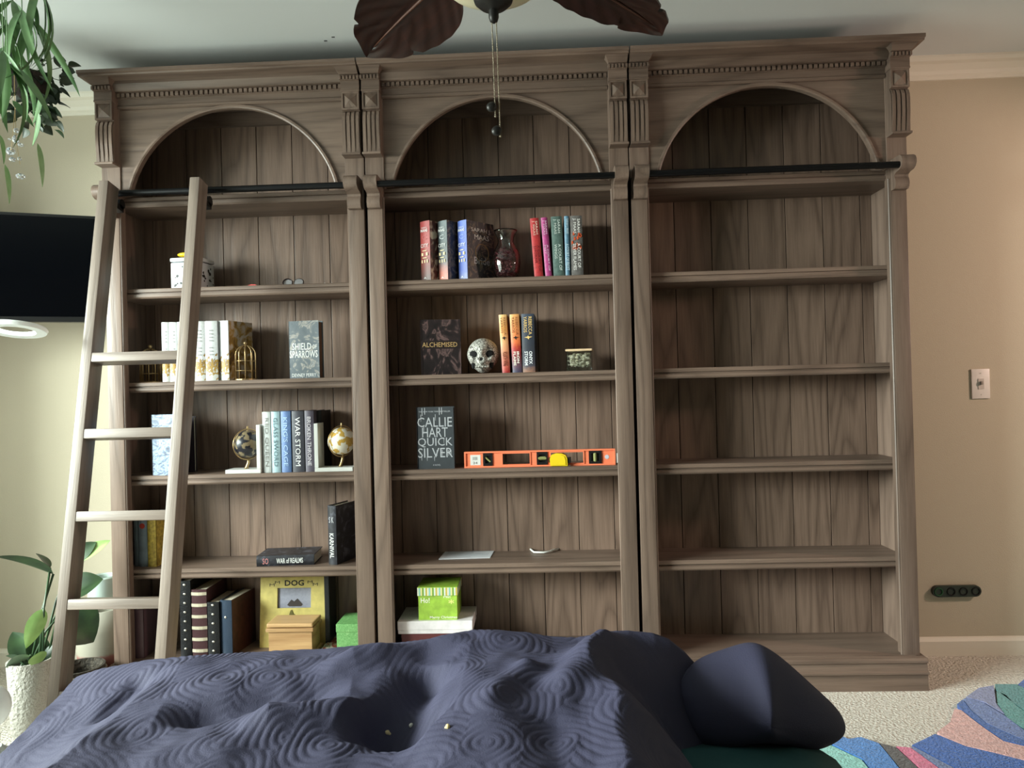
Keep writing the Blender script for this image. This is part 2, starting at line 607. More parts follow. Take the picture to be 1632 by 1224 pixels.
def make_unit(u):
    lab = ['arched dark oak bookcase with the ladder, leftmost of the three', 'arched dark oak bookcase in the middle, holding the orange level',
           'empty arched dark oak bookcase nearest the light switch'][u]
    R = empty('arched_bookcase', (UX[u], UY[u], 0), 0, lab, 'bookcase', 'arched oak bookcases along the wall')
    R.scale = (US[u], 1, KZ)
    for s in (-1, 1):
        a, b = sorted((s * 0.505, s * 0.520))
        MB().box(a, b, 0.045, 0.30, 0.1, 2.42).build('side_panel', W_V, R)
        a, b = sorted((s * 0.459, s * 0.520))
        po = MB().box(a, b, 0.0, 0.046, 0.125, 2.005, 0.003).build('post', W_V, R, smooth=True)
        MB().tube([(s * 0.457, 0.008, 0.128), (s * 0.457, 0.008, 1.962)], 0.0052, 8).build('bead', W_V, po, smooth=True)
        a, b = sorted((s * 0.449, s * 0.5240))
        MB().box(a, b, -0.002, 0.046, 2.002, 2.44, 0.0015).build('upper_stile', W_V, R)
        px = s * 0.4862
        pm = cached('pilaster', pilaster)
        p = mk('pilaster', pm, W_V, R, loc=(px, 0, 0))
        mk('foot_moulding', cached('foot_moulding', pil_foot), W_H, p)
        mk('pyramid_block', cached('pyramid_block', pil_block), W_V, p)
        inner_seam = not ((u == 0 and s == -1) or (u == 2 and s == 1))
        lr = (0.050, 0.050) if not inner_seam else ((0.036, 0.050) if s == -1 else (0.050, 0.036))
        mk('capital', cached('capital%.3f%.3f' % lr, lambda: pil_cap(*lr)), W_H, p)
        mk('corbel', cached('corbel', corbel), W_V, R, smooth=True, loc=(s * 0.488, 0, 0))
    # back planks
    for k in range(len(seams) - 1):
        g = 0.0015
        MB().box(seams[k] + g, seams[k + 1] - g, SB, SB + 0.012, 0.10, 2.42, 0.0012).build('back_plank', W_P, R)
    MB().box(-0.505, 0.505, SB + 0.012, SB + 0.018, 0.1, 2.42).build('backing_board', plain('dark_backing', (28, 22, 19), 0.9), R)
    MB().box(-0.505, 0.505, SB - 0.02, SB, 2.36, 2.42).build('top_rail', W_H, R)
    MB().box(-0.505, 0.505, 0.024, 0.30, 2.42, 2.44).build('top_board', W_H, R)
    # shelves
    for k in range(0, 5):
        MB().prism(shelf_profile(SZ[k] / KZ, SF - (0.012 if k == 0 else 0)), -0.5045, 0.5045).build('shelf', W_H, R)
    # base
    zb = SZ[5] / KZ
    MB().box(-0.5045, 0.5045, 0.0, SB, zb - 0.03, zb).build('bottom_shelf', W_H, R)
    e = 0.0012
    exl = 0.012 if u == 0 else 0.0
    exr = 0.012 if u == 2 else 0.0
    prof = [(0.30, 0), (-0.026, 0), (-0.026, 0.064), (-0.034, 0.066), (-0.035, 0.073), (-0.026, 0.077), (-0.022, 0.104), (-0.029, 0.108), (-0.030, 0.116), (-0.022, 0.1225), (-0.002, 0.1245), (0.30, 0.1245)]
    MB().prism(prof, -0.5240 + e - exl, 0.5240 - e + exr).build('plinth', W_H, R)
    # arch and entablature
    mk('arch_panel', cached('arch_panel', arch_panel), W_H, R)
    mk('arch_trim', cached('arch_trim', arch_trim), W_H, R, smooth=True)
    ent = [(0.02, 2.350), (-0.004, 2.350), (-0.010, 2.354), (-0.010, 2.360), (-0.006, 2.364), (-0.006, 2.388), (-0.012, 2.390), (-0.012, 2.409), (-0.030, 2.411),
           (-0.034, 2.415), (-0.046, 2.435), (-0.046, 2.448), (0.02, 2.448)]
    MB().prism(ent, -0.449, 0.449).build('frieze_moulding', W_H, R)
    d = MB()
    n = 46
    for k in range(n):
        x = -0.44 + 0.88 * k / (n - 1)
        d.box(x - 0.0062, x + 0.0062, -0.0205, -0.011, 2.3925, 2.4075)
    d.build('dentil_moulding', W_H, R, kind='stuff')
    sl = [(0.30, 2.4465), (-0.100, 2.4465), (-0.102, 2.452), (-0.110, 2.455), (-0.110, 2.467), (0.30, 2.467)]
    exl = 0.026 if u == 0 else 0
    exr = 0.026 if u == 2 else 0
    MB().prism(sl, -0.5240 - exl, 0.5240 + exr).build('cornice', W_H, R)
    # rail
    rl = MB().tube([(-0.47, -0.066, 1.995), (0.47, -0.066, 1.995)], 0.0125, 14).build('ladder_rail', BLACKM, R, smooth=True)
    return R
for u in range(3):
    make_unit(u)

# ------------------------------------------------------------------ ladder
th = math.atan2(0.385, 2.01)
LXa, LXb = at(170, 298, -0.14).x, at(314.5, 296, -0.14).x
LXC, LXH = (LXa + LXb) / 2, (LXb - LXa) / 2
lad = empty('library_ladder', (LXC, -0.545, 0), rot=(-th, 0, 0), label='weathered oak library ladder leaning on the black rail', cat='ladder')
LL = 2.045
def lad_z(py):
    """height along the ladder at image row py, at the ladder's centre line"""
    best = None
    for i in range(400):
        s = LL * i / 400
        Y = -0.545 + s * math.sin(th)
        Z = s * math.cos(th)
        d = np.array([LXC, Y, Z]) - CAM
        yy = 612 - F * (d @ CU) / (d @ CF)
        if best is None or abs(yy - py) < best[0]:
            best = (abs(yy - py), s)
    return best[1]
for s in (-1, 1):
    r = MB().box(s * LXH - 0.0185, s * LXH + 0.0185, 0.0, 0.072, 0.012, LL, 0.003).build('rail', W_LAD, lad, smooth=True)
    MB().box(s * LXH - 0.012, s * LXH + 0.012, 0.064, 0.125, LL - 0.075, LL - 0.052).tube([(s * LXH - 0.012, 0.112, LL - 0.045), (s * LXH + 0.012, 0.112, LL - 0.045)], 0.02, 12).build('rail_hook', BLACKM, r)
for py in (567, 690.5, 823, 962, 1110):
    z = lad_z(py)
    MB().box(-LXH + 0.016, LXH - 0.016, 0.002, 0.068, z - 0.017, z + 0.017, 0.003).build('rung', W_LADH, lad, smooth=True)

# ------------------------------------------------------------------ books
def px_frame(unit, shelf, x0, x1, ytop, ybot, yoff):
    Y = UY[unit] + yoff
    a, b = at(x0, ybot, Y), at(x1, ybot, Y)
    h = at((x0 + x1) / 2, ytop, Y).z - SZ[shelf]
    return (a.x + b.x) / 2, abs(b.x - a.x), Y, SZ[shelf], h

def book_parts(root, t, h, d, cover, pages=None, spine=None, bulge=0.004, board=0.0028, front=None):
    pages = pages or PAPER
    spine = spine or cover
    c = MB()
    c.box(-t / 2, -t / 2 + board, 0.004, d, 0, h)
    c.build('back_cover', cover, root)
    c = MB()
    c.box(t / 2 - board, t / 2, 0.004, d, 0, h)
    c.build('front_cover', front or cover, root)
    n = 8
    outer = [(-t / 2 + t * i / n, 0.004 - bulge * (1 - (2 * i / n - 1) ** 2)) for i in range(n + 1)]
    poly = outer + [(t / 2, 0.0075), (-t / 2, 0.0075)]
    MB().prism(poly, 0, h, 'z').build('spine', spine, root, smooth=True)
    MB().box(-t / 2 + board, t / 2 - board, 0.0075, d - 0.005, 0.004, h - 0.005).build('pages', pages, root)

def book(unit, shelf, x0, x1, ytop, ybot, cover, label, d=0.155, yoff=0.06, group=None, pages=None, spine=None, lean=0.0, rz=0.0, front=None, wscale=1.0, name='book', t=None):
    X, wd, Y, z, h = px_frame(unit, shelf, x0, x1, ytop, ybot, yoff)
    t = t or wd * wscale
    R = empty(name, (X, Y, z), 0, label, 'book', group, rot=(0, lean, rz))
    book_parts(R, t, h, d, cover, pages, spine, front=front)
    return R, t, h, d

def face_book(unit, shelf, x0, x1, ytop, ybot, t, cover, label, yoff=0.09, group=None, pages=None, spine=None, front=None, turn=0.0):
    """book standing with its front cover towards the room; cover spans x0..x1"""
    X, wd, Y, z, h = px_frame(unit, shelf, x0, x1, ytop, ybot, yoff)
    # local frame: spine at y=0, front cover at x=+t/2; turned -90 deg so the front cover faces -Y
    R = empty('book', (X - wd / 2, Y + t / 2, z), 0, label, 'book', group, rot=(0, 0, -pi / 2 + turn))
    # after the turn local +y points to world +X
    book_parts(R, t, h, wd, cover, pages, spine, front=front)
    R.rotation_euler = (0, 0, -pi / 2 + turn)
    return R, t, h, wd

# ---- left bookcase, second shelf: white and gold set
WG = bands('white_gold_jacket', [(0.0, (196, 196, 192)), (0.10, (198, 198, 194)), (0.17, (146, 112, 40)), (0.24, (172, 138, 62)), (0.33, (116, 84, 26)), (0.38, (198, 200, 202)), (0.8, (202, 204, 206)), (1.0, (196, 198, 198))], noise=0.42, height=0.235)
WGc = art('white_gold_cover', [(0.35, (88, 62, 30)), (0.48, (168, 132, 60)), (0.55, (190, 176, 160)), (0.7, (205, 198, 190))], 16)
gset = 'white and gold jacketed hardcover set'
gx = [(258.5, 270, 513.5), (270.3, 283.5, 513.5), (283.8, 296.5, 513), (296.8, 310, 512.5), (310.3, 327.5, 512), (327.8, 347.5, 511.5)]
glab = ['white and gold hardcover at the left end, beside the wire cage', 'white and gold hardcover, second from the left end of its set',
        'white and gold hardcover mostly hidden behind the right ladder rail', 'white and gold hardcover just left of the ladder rail shadow, partly hidden',
        'white and gold hardcover first to the right of the ladder rail', 'white and gold hardcover with curled gold leaves, second right of the ladder']
for (a, b, yt), lb in zip(gx, glab):
    R, t, h, d = book(0, 2, a, b, yt, 606, WG, lb, group=gset, yoff=0.06)
    lettering('|||| |||', h * 0.42, t * 0.3, 'spine_down', (0, -0.0012, h * 0.64), plain('grey_print', (150, 150, 150), 0.6), R, 'spine_lettering')
R, t, h, d = book(0, 2, 348, 366, 511, 606, WG, 'white and gold hardcover turned to show its brown gold cover', group=gset, yoff=0.066, rz=-0.30, front=WGc, d=0.15)

def cage(X, Y, z, label):
    R = empty('birdcage_bookend', (X, Y, z), 0, label, 'bookend', 'gold birdcage bookends')
    r, hb = 0.040, 0.105
    MB().lathe([(r + 0.004, 0), (r + 0.004, 0.004), (r, 0.006)], 20).build('base', GOLD, R)
    for k in range(10):
        a = 2 * pi * k / 10
        pts = [(r * math.cos(a), r * math.sin(a), 0.004), (r * math.cos(a), r * math.sin(a), hb)]
        for q in range(1, 7):
            e = q / 6 * pi / 2
            pts.append((r * math.cos(e) * math.cos(a), r * math.cos(e) * math.sin(a), hb + 0.036 * math.sin(e)))
        MB().tube(pts, 0.0022, 6).build('bar', GOLD, R, smooth='all')
    for zz in (0.038, 0.078):
        MB().torus((0, 0, zz), r, 0.0013, 24, 6).build('hoop', GOLD, R, smooth='all')
    MB().ball((0, 0, hb + 0.046), 0.0085).tube([(0, 0, hb + 0.034), (0, 0, hb + 0.04)], 0.004).build('finial', GOLD, R, smooth='all')
c = at(386, 604, UY[0] + 0.085)
cage(c.x + 0.012, UY[0] + 0.098, SZ[2], 'gold wire birdcage bookend at the right of the white set')
c = at(250, 606, UY[0] + 0.14)
cage(c.x - 0.025, UY[0] + 0.14, SZ[2], 'gold wire birdcage bookend in shadow left of the white set')

# SHIELD OF SPARROWS
SH = art('slate_feather_cover', [(0.3, (66, 76, 84)), (0.52, (80, 90, 97)), (0.60, (152, 146, 138)), (0.66, (92, 98, 102)), (0.8, (186, 182, 178))], 13, distort=3)
R, t, h, d = face_book(0, 2, 461.5, 513.5, 511.5, 602.5, 0.042, plain('slate_cloth', (98, 110, 118), 0.5), 'slate hardcover with white feather art and brown page edges, face out', yoff=0.075, pages=plain('brown_edges', (118, 88, 72), 0.8), front=SH, turn=-0.14)
fx = t / 2
lettering('SHIELD', d * 0.62, h * 0.12, 'right', (fx, d * 0.44, h * 0.555), INKW, R, bold=0.006)
lettering('OF', d * 0.14, h * 0.075, 'right', (fx, d * 0.86, h * 0.545), INKW, R)
lettering('SPARROWS', d * 0.90, h * 0.125, 'right', (fx, d * 0.5, h * 0.42), INKW, R, bold=0.006)
lettering('DEVNEY PERRY', d * 0.78, h * 0.058, 'right', (fx, d * 0.5, h * 0.055), INKW, R, 'author_lettering')

# ---- left, top shelf: spotted canister, clip, glasses, paper scraps
cz = SZ[1]
p0, p1 = at(273, 459, UY[0] + 0.07), at(322, 459, UY[0] + 0.07)
cw = p1.x - p0.x
can = empty('canister', ((p0.x + p1.x) / 2, UY[0] + 0.125, cz), -0.10, 'white canister with black spots and a yellow knob, behind the ladder', 'canister')
CWH = plain('canister_white', (198, 202, 206), 0.3)
MB().box(-cw / 2, cw / 2, -0.055, 0.055, 0, 0.108, 0.006).build('body', CWH, can, smooth=True)
MB().box(-cw / 2 - 0.002, cw / 2 + 0.002, -0.057, 0.057, 0.110, 0.127, 0.006).build('lid', CWH, can, smooth=True)
for i in range(26):
    x, z, r = random.uniform(-cw / 2 + 0.012, cw / 2 - 0.012), random.uniform(0.01, 0.1), random.uniform(0.003, 0.008)
    side = i % 2
    n = 9
    poly = [(r * random.uniform(0.6, 1.3) * math.cos(2 * pi * k / n), r * random.uniform(0.6, 1.3) * math.sin(2 * pi * k / n)) for k in range(n)]
    mb = MB()
    if side == 0:
        mb.prism([(x + a, z + b) for a, b in poly], -0.0556, -0.0546, 'y')
    else:
        y = random.uniform(-0.045, 0.045)
        mb.prism([(y + a, z + b) for a, b in poly], cw / 2 - 0.0004, cw / 2 + 0.0006, 'x')
    mb.build('spot', INKK, can)
YEL = plain('yellow_glaze', (226, 190, 40), 0.4)
mb = MB()
for k in range(5):
    a = 2 * pi * k / 5 + 0.3
    mb.ball((0.017 * math.cos(a), 0.017 * math.sin(a), 0.144), 0.018, 10, 8, (1.1, 1.1, 0.6))
mb.ball((0, 0, 0.14), 0.014)
mb.ball((-0.026, -0.012, 0.146), 0.024, 12, 8, (1.35, 0.7, 0.42))
mb.build('knob', YEL, can, smooth='all')

c = at(403, 454, UY[0] + 0.09)
mb = MB()
mb.prism([(-0.022, 0.0), (-0.018, 0.006), (-0.004, 0.0095), (0.012, 0.009), (0.02, 0.005), (0.021, 0)], -0.008, 0.008, 'y')
mb.build('hair_clip', plain('coral_plastic', (206, 74, 70), 0.4), label='small coral red hair clip lying on the shelf edge', cat='hair clip', loc=(c.x, c.y, cz))
g = empty('folded_glasses', (at(470, 452, UY[0] + 0.10).x, UY[0] + 0.10, cz), 0.12, 'dark folded eyeglasses lying on the upper left shelf', 'glasses')
FR = plain('dark_tortoise', (38, 20, 18), 0.3)
mb = MB()
for s in (-1, 1):
    mb.torus((0, 0, 0), 0.02, 0.0024, 20, 6)
rim1 = MB().torus((0, 0, 0), 0.019, 0.0026, 20, 6).build('lens_rim', FR, g, smooth='all', loc=(-0.028, -0.004, 0.013), rot=(1.1, 0, 0.1))
rim2 = mk('lens_rim', rim1.data, FR, g, loc=(0.016, 0.0, 0.013), rot=(1.1, 0, -0.1))
MB().tube([(-0.009, -0.003, 0.016), (-0.006, -0.002, 0.018), (-0.003, -0.002, 0.016)], 0.0018).build('bridge', FR, g)
MB().tube([(-0.046, 0, 0.010), (-0.02, 0.018, 0.006), (0.03, 0.022, 0.004), (0.062, 0.018, 0.003)], 0.0018).build('temple_arm', FR, g, smooth='all')
MB().tube([(0.034, 0, 0.010), (0.01, 0.026, 0.006), (-0.04, 0.028, 0.003)], 0.0018).build('temple_arm', FR, g, smooth='all')
LENS = plain('pale_lens', (210, 210, 214), 0.1, trans=0.6)
for x in (-0.028, 0.016):
    MB().lathe([(0.018, -0.0008), (0.018, 0.0008)], 20).build('lens', LENS, g, loc=(x, -0.002, 0.013), rot=(1.1, 0, 0))
for (px, sx, nm, lb, mt) in ((517, 0.011, 'paper_scrap', 'flat torn scrap of tissue near the shelf post', WHITE), (531, 0.012, 'tissue_scrap', 'crumpled white tissue scrap beside the back seam', WHITE), (547, 0.005, 'pebble', 'tiny black bead at the shelf end by the post', INKK)):
    c = at(px, 451, UY[0] + 0.08)
    bm = bmesh.new()
    bmesh.ops.create_icosphere(bm, subdivisions=2, radius=1)
    rr = random.Random(px)
    for v in bm.verts:
        k = rr.uniform(0.6, 1.15)
        v.co = (v.co.x * sx * k, v.co.y * sx * 0.6 * k, max(-0.0, v.co.z * sx * 0.55 * k))
    me = bpy.data.meshes.new(nm)
    bm.to_mesh(me)
    bm.free()
    mk(nm, me, mt, None, loc=(c.x, c.y, cz), label=lb, cat='scrap' if nm != 'pebble' else 'bead')

# ---- left, third shelf
BLU = art('ice_blue_cover', [(0.3, (40, 48, 70)), (0.45, (78, 96, 124)), (0.55, (142, 166, 190)), (0.65, (84, 108, 138)), (0.8, (176, 192, 204))], 12, stretch=(1, 1, 2), distort=4)
BLE = art('ice_blue_edges', [(0.3, (120, 160, 190)), (0.5, (196, 216, 232)), (0.7, (230, 240, 246))], 22, stretch=(1, 1, 0.4))
R, t, h, d = face_book(0, 3, 243, 294, 660.5, 757.5, 0.040, plain('ink_navy_cloth', (34, 36, 50), 0.5), 'icy blue fantasy hardcover standing face out behind the ladder', yoff=0.055, pages=BLE, front=BLU, turn=-0.16)
lettering('HO', d * 0.20, h * 0.07, 'right', (t / 2, d * 0.31, h * 0.53), INKW, R)
# dark slim book behind it
face_book(0, 3, 262, 311, 664, 756, 0.020, plain('plum_black', (46, 38, 46), 0.5), 'thin dark volume right behind the icy blue book', yoff=0.150)

def bookend(unit, x0, x1, side, label, globe_mat, land, gx, gy, gr):
    """white L-shaped bookend with a small globe; side=+1 upright at the right"""
    Y = UY[unit] + 0.085
    a, b = at(x0, 752, Y).x, at(x1, 752, Y).x
    R = empty('globe_bookend', ((a + b) / 2, Y, SZ[3]), 0, label, 'bookend', 'white globe bookends')
    w = b - a
    MB().box(-w / 2, w / 2, -0.035, 0.045, 0, 0.016, 0.002).build('base', WHITE, R)
    xs = w / 2 - 0.016 if side > 0 else -w / 2
    MB().box(xs, xs + 0.016, -0.035, 0.045, 0.016, 0.195, 0.002).build('upright', WHITE, R)
    g0 = at(gx, gy, Y)
    gl = (g0.x - (a + b) / 2, 0.004, g0.z - SZ[3])
    g = MB().ball((0, 0, 0), gr, 28, 18).build('globe', globe_mat, R, smooth='all', loc=gl, rot=(0.1, 0.35, 0))
    MB().torus((0, 0, 0), gr * 1.12, 0.0025, 30, 6).build('meridian_ring', GOLD, R, smooth='all', loc=gl, rot=(pi / 2, 0.2, 0.9))
    MB().tube([(gl[0], gl[1], gl[2] + gr * 0.95), (gl[0] + 0.002, gl[1], gl[2] + gr * 1.32)], 0.0035).build('pole_pin', GOLD, R)
    MB().tube([(gl[0] + 0.004, gl[1], gl[2] - gr * 1.0), (gl[0] + 0.002, gl[1], gl[2] - gr * 1.35), (gl[0] - 0.006, gl[1], 0.024), (gl[0] - 0.006, gl[1], 0.015)], [0.004, 0.006, 0.006, 0.012]).build('stem', GOLD, R, smooth='all')
    return R
def globe_mat(name, sea, land):
    m, nt, b = newmat(name)
    tc = nt.nodes.new('ShaderNodeTexCoord')
    n = nt.nodes.new('ShaderNodeTexNoise'); n.inputs['Scale'].default_value = 38; n.inputs['Detail'].default_value = 5
    nt.links.new(tc.outputs['Object'], n.inputs['Vector'])
    r = nt.nodes.new('ShaderNodeValToRGB')
    r.color_ramp.elements[0].position = 0.50; r.color_ramp.elements[0].color = lin(sea)
    r.color_ramp.elements[1].position = 0.53; r.color_ramp.elements[1].color = lin(land)
    nt.links.new(n.outputs['Fac'], r.inputs['Fac'])
    nt.links.new(r.outputs['Color'], b.inputs['Base Color'])
    b.inputs['Roughness'].default_value = 0.3
    return m
bookend(0, 365, 421, 1, 'white bookend with a black and tan globe, left of the books', globe_mat('black_globe', (36, 36, 44), (132, 118, 92)), None, 394, 708, 0.0555)
bookend(0, 506, 566, -1, 'white bookend with a white and gold globe, by the post', globe_mat('white_globe', (226, 220, 206), (190, 152, 70)), None, 544, 703, 0.0555)
rq = 'hardcover series between the globe bookends'
B3 = [(419.5, 432.5, 656.5, 755, (208, 214, 214), 'RED QUEEN', (128, 128, 124), 'pale white hardcover spine touching the black globe bookend'),
      (433.5, 447.5, 656, 754.5, (158, 184, 192), 'GLASS SWORD', (80, 104, 112), 'pale teal hardcover spine between the white and the blue spines'),
      (449, 464.5, 655.5, 754, (96, 122, 168), "KING'S CAGE", (170, 196, 226), 'mid blue hardcover spine, third between the globe bookends'),
      (466.5, 485.5, 655, 753, (66, 66, 74), 'WAR STORM', (226, 226, 226), 'charcoal hardcover spine with large white letters between the globes'),
      (487, 501.5, 654.5, 752, (88, 82, 94), 'BROKEN THRONE', (206, 200, 206), 'mauve grey hardcover spine next to the right globe bookend')]
for a, b, yt, yb, c, tx, ic, lb in B3:
    R, t, h, d = book(0, 3, a, b, yt, yb, plain('cloth_' + tx[:4], c, 0.45, var=0.06, vscale=60), lb, group=rq, yoff=0.062)
    lettering(tx, h * 0.80, t * 0.42, 'spine_down', (0, -0.0012, h * 0.5), plain('ink_' + tx[:4], ic, 0.5), R, 'spine_lettering')
book(0, 3, 502.5, 511, 654.5, 752, plain('black_cloth', (20, 20, 22), 0.5), 'tall plain black book behind the right bookend upright', yoff=0.105, d=0.14, t=0.034)

# ---- left, fourth shelf
RLM = art('night_jacket', [(0.35, (22, 22, 26)), (0.55, (40, 40, 48)), (0.68, (86, 88, 98)), (0.8, (40, 40, 46))], 18)
p0, p1 = at(409, 903, UY[0] + 0.062), at(499, 901, UY[0] + 0.062)
hh = p1.x - p0.x
tt = 0.042
R = empty('book', ((p0.x + p1.x) / 2 - hh / 2, UY[0] + 0.075, SZ[4] + tt / 2), 0, 'black jacketed hardcover lying flat on the fourth left shelf', 'book', rot=(0, -pi / 2, 0.07))
book_parts(R, tt, hh, 0.15, RLM)
# lying: local +z now points to -X, shift so the book starts at its left end
R.location.x += hh
lettering('WAR of REALMS', hh * 0.46, tt * 0.5, 'spine_down', (0, -0.0012, hh * 0.42), INKW, R, 'spine_lettering', bold=0.015)
lettering('SO', hh * 0.10, tt * 0.55, 'spine_down', (0, -0.0012, hh * 0.84), plain('rose_print', (200, 130, 130), 0.5), R, 'author_lettering')
R, t, h, d = book(0, 4, 522.5, 537, 806, 897, RLM, 'black jacketed book standing alone by the post', yoff=0.072, rz=-0.35, d=0.14, t=0.04)
lettering('KARNIVAL', h * 0.42, t * 0.5, 'spine_down', (0, -0.0012, h * 0.32), INKW, R, 'spine_lettering', bold=0.01)
lettering('S K', t * 0.55, h * 0.10, 'front', (0, -0.0012, h * 0.76), plain('silver_print', (190, 190, 196), 0.4), R, 'author_lettering')
R, t, h, d = book(0, 4, 213.5, 221, 826, 905, plain('slate_grey_cloth', (86, 96, 102), 0.5, var=0.12), 'slate grey hardcover in the dark corner behind the ladder', yoff=0.10)
R, t, h, d = book(0, 4, 221.5, 235, 826, 905, plain('blue_grey_cloth', (112, 124, 134), 0.5, var=0.12), 'blue grey hardcover with a red disc, behind the ladder', yoff=0.09)
MB().lathe([(0.011, -0.0005), (0.011, 0.0005)], 18).build('red_disc', plain('red_print', (160, 52, 40), 0.5), R, loc=(0, -0.0008, h * 0.84), rot=(pi / 2, 0, 0))
R, t, h, d = book(0, 4, 235.5, 249, 826, 905, plain('mustard_cloth', (170, 148, 66), 0.5, var=0.2, vscale=80), 'mustard yellow hardcover behind the ladder rail', yoff=0.085)

# ---- left, bottom shelf
def dotted(unit, x0, x1, yt, yb, label, col, dotcol, nd, **k):
    R, t, h, d = book(unit, 5, x0, x1, yt, yb, col, label, **k)
    for i in range(nd):
        MB().ball((0, -0.001, h * (0.12 + 0.83 * i / (nd - 1))), 0.0055, 8, 6, (1.1, 0.4, 0.8)).build('spine_stud', dotcol, R, smooth='all')
    return R, t, h, d
BLKL = plain('black_leather', (20, 21, 24), 0.4, bump=0.2, bscale=150)
SIL = plain('silver_foil', (210, 206, 196), 0.3, 0.5)
ybm = 1062
alb = 'albums on the bottom left shelf'
dotted(0, 288, 305.5, 926, ybm, 'tall black ring album with silver studs, beside the ladder', BLKL, SIL, 8, group=alb, yoff=0.06, d=0.19)
BUR = plain('burgundy_leather', (66, 38, 42), 0.4, bump=0.15, bscale=150)
R, t, h, d = book(0, 5, 307, 331, 940, ybm, BUR, 'burgundy leather album with gold bands on the spine', yoff=0.062, d=0.19, group=alb)
for i in range(6):
    zz = h * (0.10 + 0.84 * i / 5)
    MB().prism([(-t / 2 - 0.0005, 0.003), (-t / 4, -0.0026), (0, -0.0042), (t / 4, -0.0026), (t / 2 + 0.0005, 0.003)], zz - 0.006, zz + 0.006, 'z').build('gold_band', plain('pale_gold_foil', (206, 196, 174), .35, .3), R)
dotted(0, 332, 350.5, 960, ybm, 'shorter black album with silver studs, right of the burgundy one', BLKL, SIL, 6, group=alb, yoff=0.062, d=0.19)
NAV = plain('navy_leather', (40, 54, 72), 0.4, bump=0.1, bscale=150)
R, t, h, d = book(0, 5, 351.5, 371, 957, ybm, NAV, 'navy blue album with a dark red cover side', yoff=0.07, d=0.19, group=alb, front=plain('oxblood_cover', (62, 36, 32), 0.45, var=0.25, vscale=40), rz=-0.12)
MB().ball((0, -0.001, h * 0.70), 0.005, 8, 6, (1, 0.4, 1)).build('spine_stud', SIL, R, smooth='all')
book(0, 5, 213, 229, 972, ybm, plain('plum_leather', (92, 70, 76), 0.4), 'tall dusty plum album in the corner left of the ladder rail', yoff=0.06, d=0.19, group=alb)

# DOG photo frame
Yf = UY[0] + 0.165
a, b = at(413, 1000, Yf), at(520, 1000, Yf)
fw = b.x - a.x
ft = at(465, 919, Yf + 0.03).z - SZ[5]
fr = empty('photo_frame', ((a.x + b.x) / 2, Yf, SZ[5]), 0, 'cream yellow picture frame lettered DOG with a winter photo', 'frame', rot=(-0.10, 0, 0))
FRM = plain('cream_yellow_frame', (196, 180, 106), 0.5, var=0.07, vscale=30)
z0, z1 = ft * 0.555, ft * 0.845
x0, x1 = -fw * 0.245, fw * 0.26
MB().box(-fw / 2, x0, 0, 0.018, 0, ft).box(x1, fw / 2, 0, 0.018, 0, ft).box(x0, x1, 0, 0.018, 0, z0).box(x0, x1, 0, 0.018, z1, ft).build('frame_board', FRM, fr)
PH = bands('winter_photo', [(0.0, (190, 190, 200)), (0.35, (170, 172, 190)), (0.5, (120, 122, 138)), (0.7, (150, 152, 168)), (1.0, (96, 98, 108))], height=ft, noise=0.12)
ph = MB().box(x0, x1, 0.008, 0.012, z0, z1).build('photo', PH, fr)
MB().prism([(-0.03, z0 + 0.012), (-0.012, z0 + 0.034), (0.0, z0 + 0.026), (0.014, z0 + 0.038), (0.036, z0 + 0.014), (0.03, z0 + 0.006), (-0.02, z0 + 0.006)], 0.007, 0.008, 'y').build('dark_shape', plain('dark_print', (54, 46, 44), 0.5), ph)
lettering('DOG', fw * 0.29, ft * 0.085, 'front', (fw * 0.01, 0, ft * 0.915), INKK, fr, bold=0.03)
for s in (-1, 1):
    for k, (dx, dz) in enumerate(((0.245, 0.925), (0.325, 0.89))):
        lettering('M', fw * 0.075, ft * 0.04, 'front', (s * fw * dx, 0, ft * dz), INKK, fr, 'bone_mark')
MB().prism([(-0.024, 0), (-0.018, 0.012), (-0.012, 0.03), (-0.006, 0.032), (0.0, 0.016), (0.022, 0.004), (0.024, 0)], -0.002, 0.0, 'y').build('carved_dog', plain('olive_print', (96, 88, 40), 0.5), fr, loc=(0, 0, ft * 0.42))
# black binder behind frame
MB().box(0, 0.020, 0, 0.10, 0, 0.318, 0.002).build('binder', BLKL, loc=(b.x + 0.004, UY[0] + 0.135, SZ[5]), label='thin black binder standing right of the yellow frame', cat='binder')

# golden oak box
Yb_ = UY[0] + 0.035
a, b = at(426, 1030, Yb_), at(498, 1030, Yb_)
bw = b.x - a.x
zt = at(460, 994, Yb_).z
ob = empty('keepsake_box', ((a.x + b.x) / 2, Yb_, SZ[5]), 0, 'golden oak keepsake box in front of the yellow frame', 'box')
hb = zt - SZ[5]
dp = 0.115
MB().box(-bw / 2 + 0.004, bw / 2 - 0.004, 0.006, dp, 0.02, hb - 0.032).build('body', PINE, ob)
MB().prism([(0.012, 0), (-0.008, 0), (-0.008, 0.008), (0.0, 0.014), (0.004, 0.024), (0.012, 0.024)], -bw / 2 - 0.008, bw / 2 + 0.008).box(-bw / 2 - 0.008, bw / 2 + 0.008, 0.012, dp + 0.006, 0, 0.022).build('base_moulding', PINE, ob)
MB().box(-bw / 2 - 0.005, bw / 2 + 0.005, -0.003, dp + 0.004, hb - 0.033, hb - 0.019, 0.003).build('rim', PINE, ob)
MB().box(-bw / 2 - 0.002, bw / 2 + 0.002, 0.0, dp + 0.002, hb - 0.016, hb, 0.005).build('lid', PINE, ob)
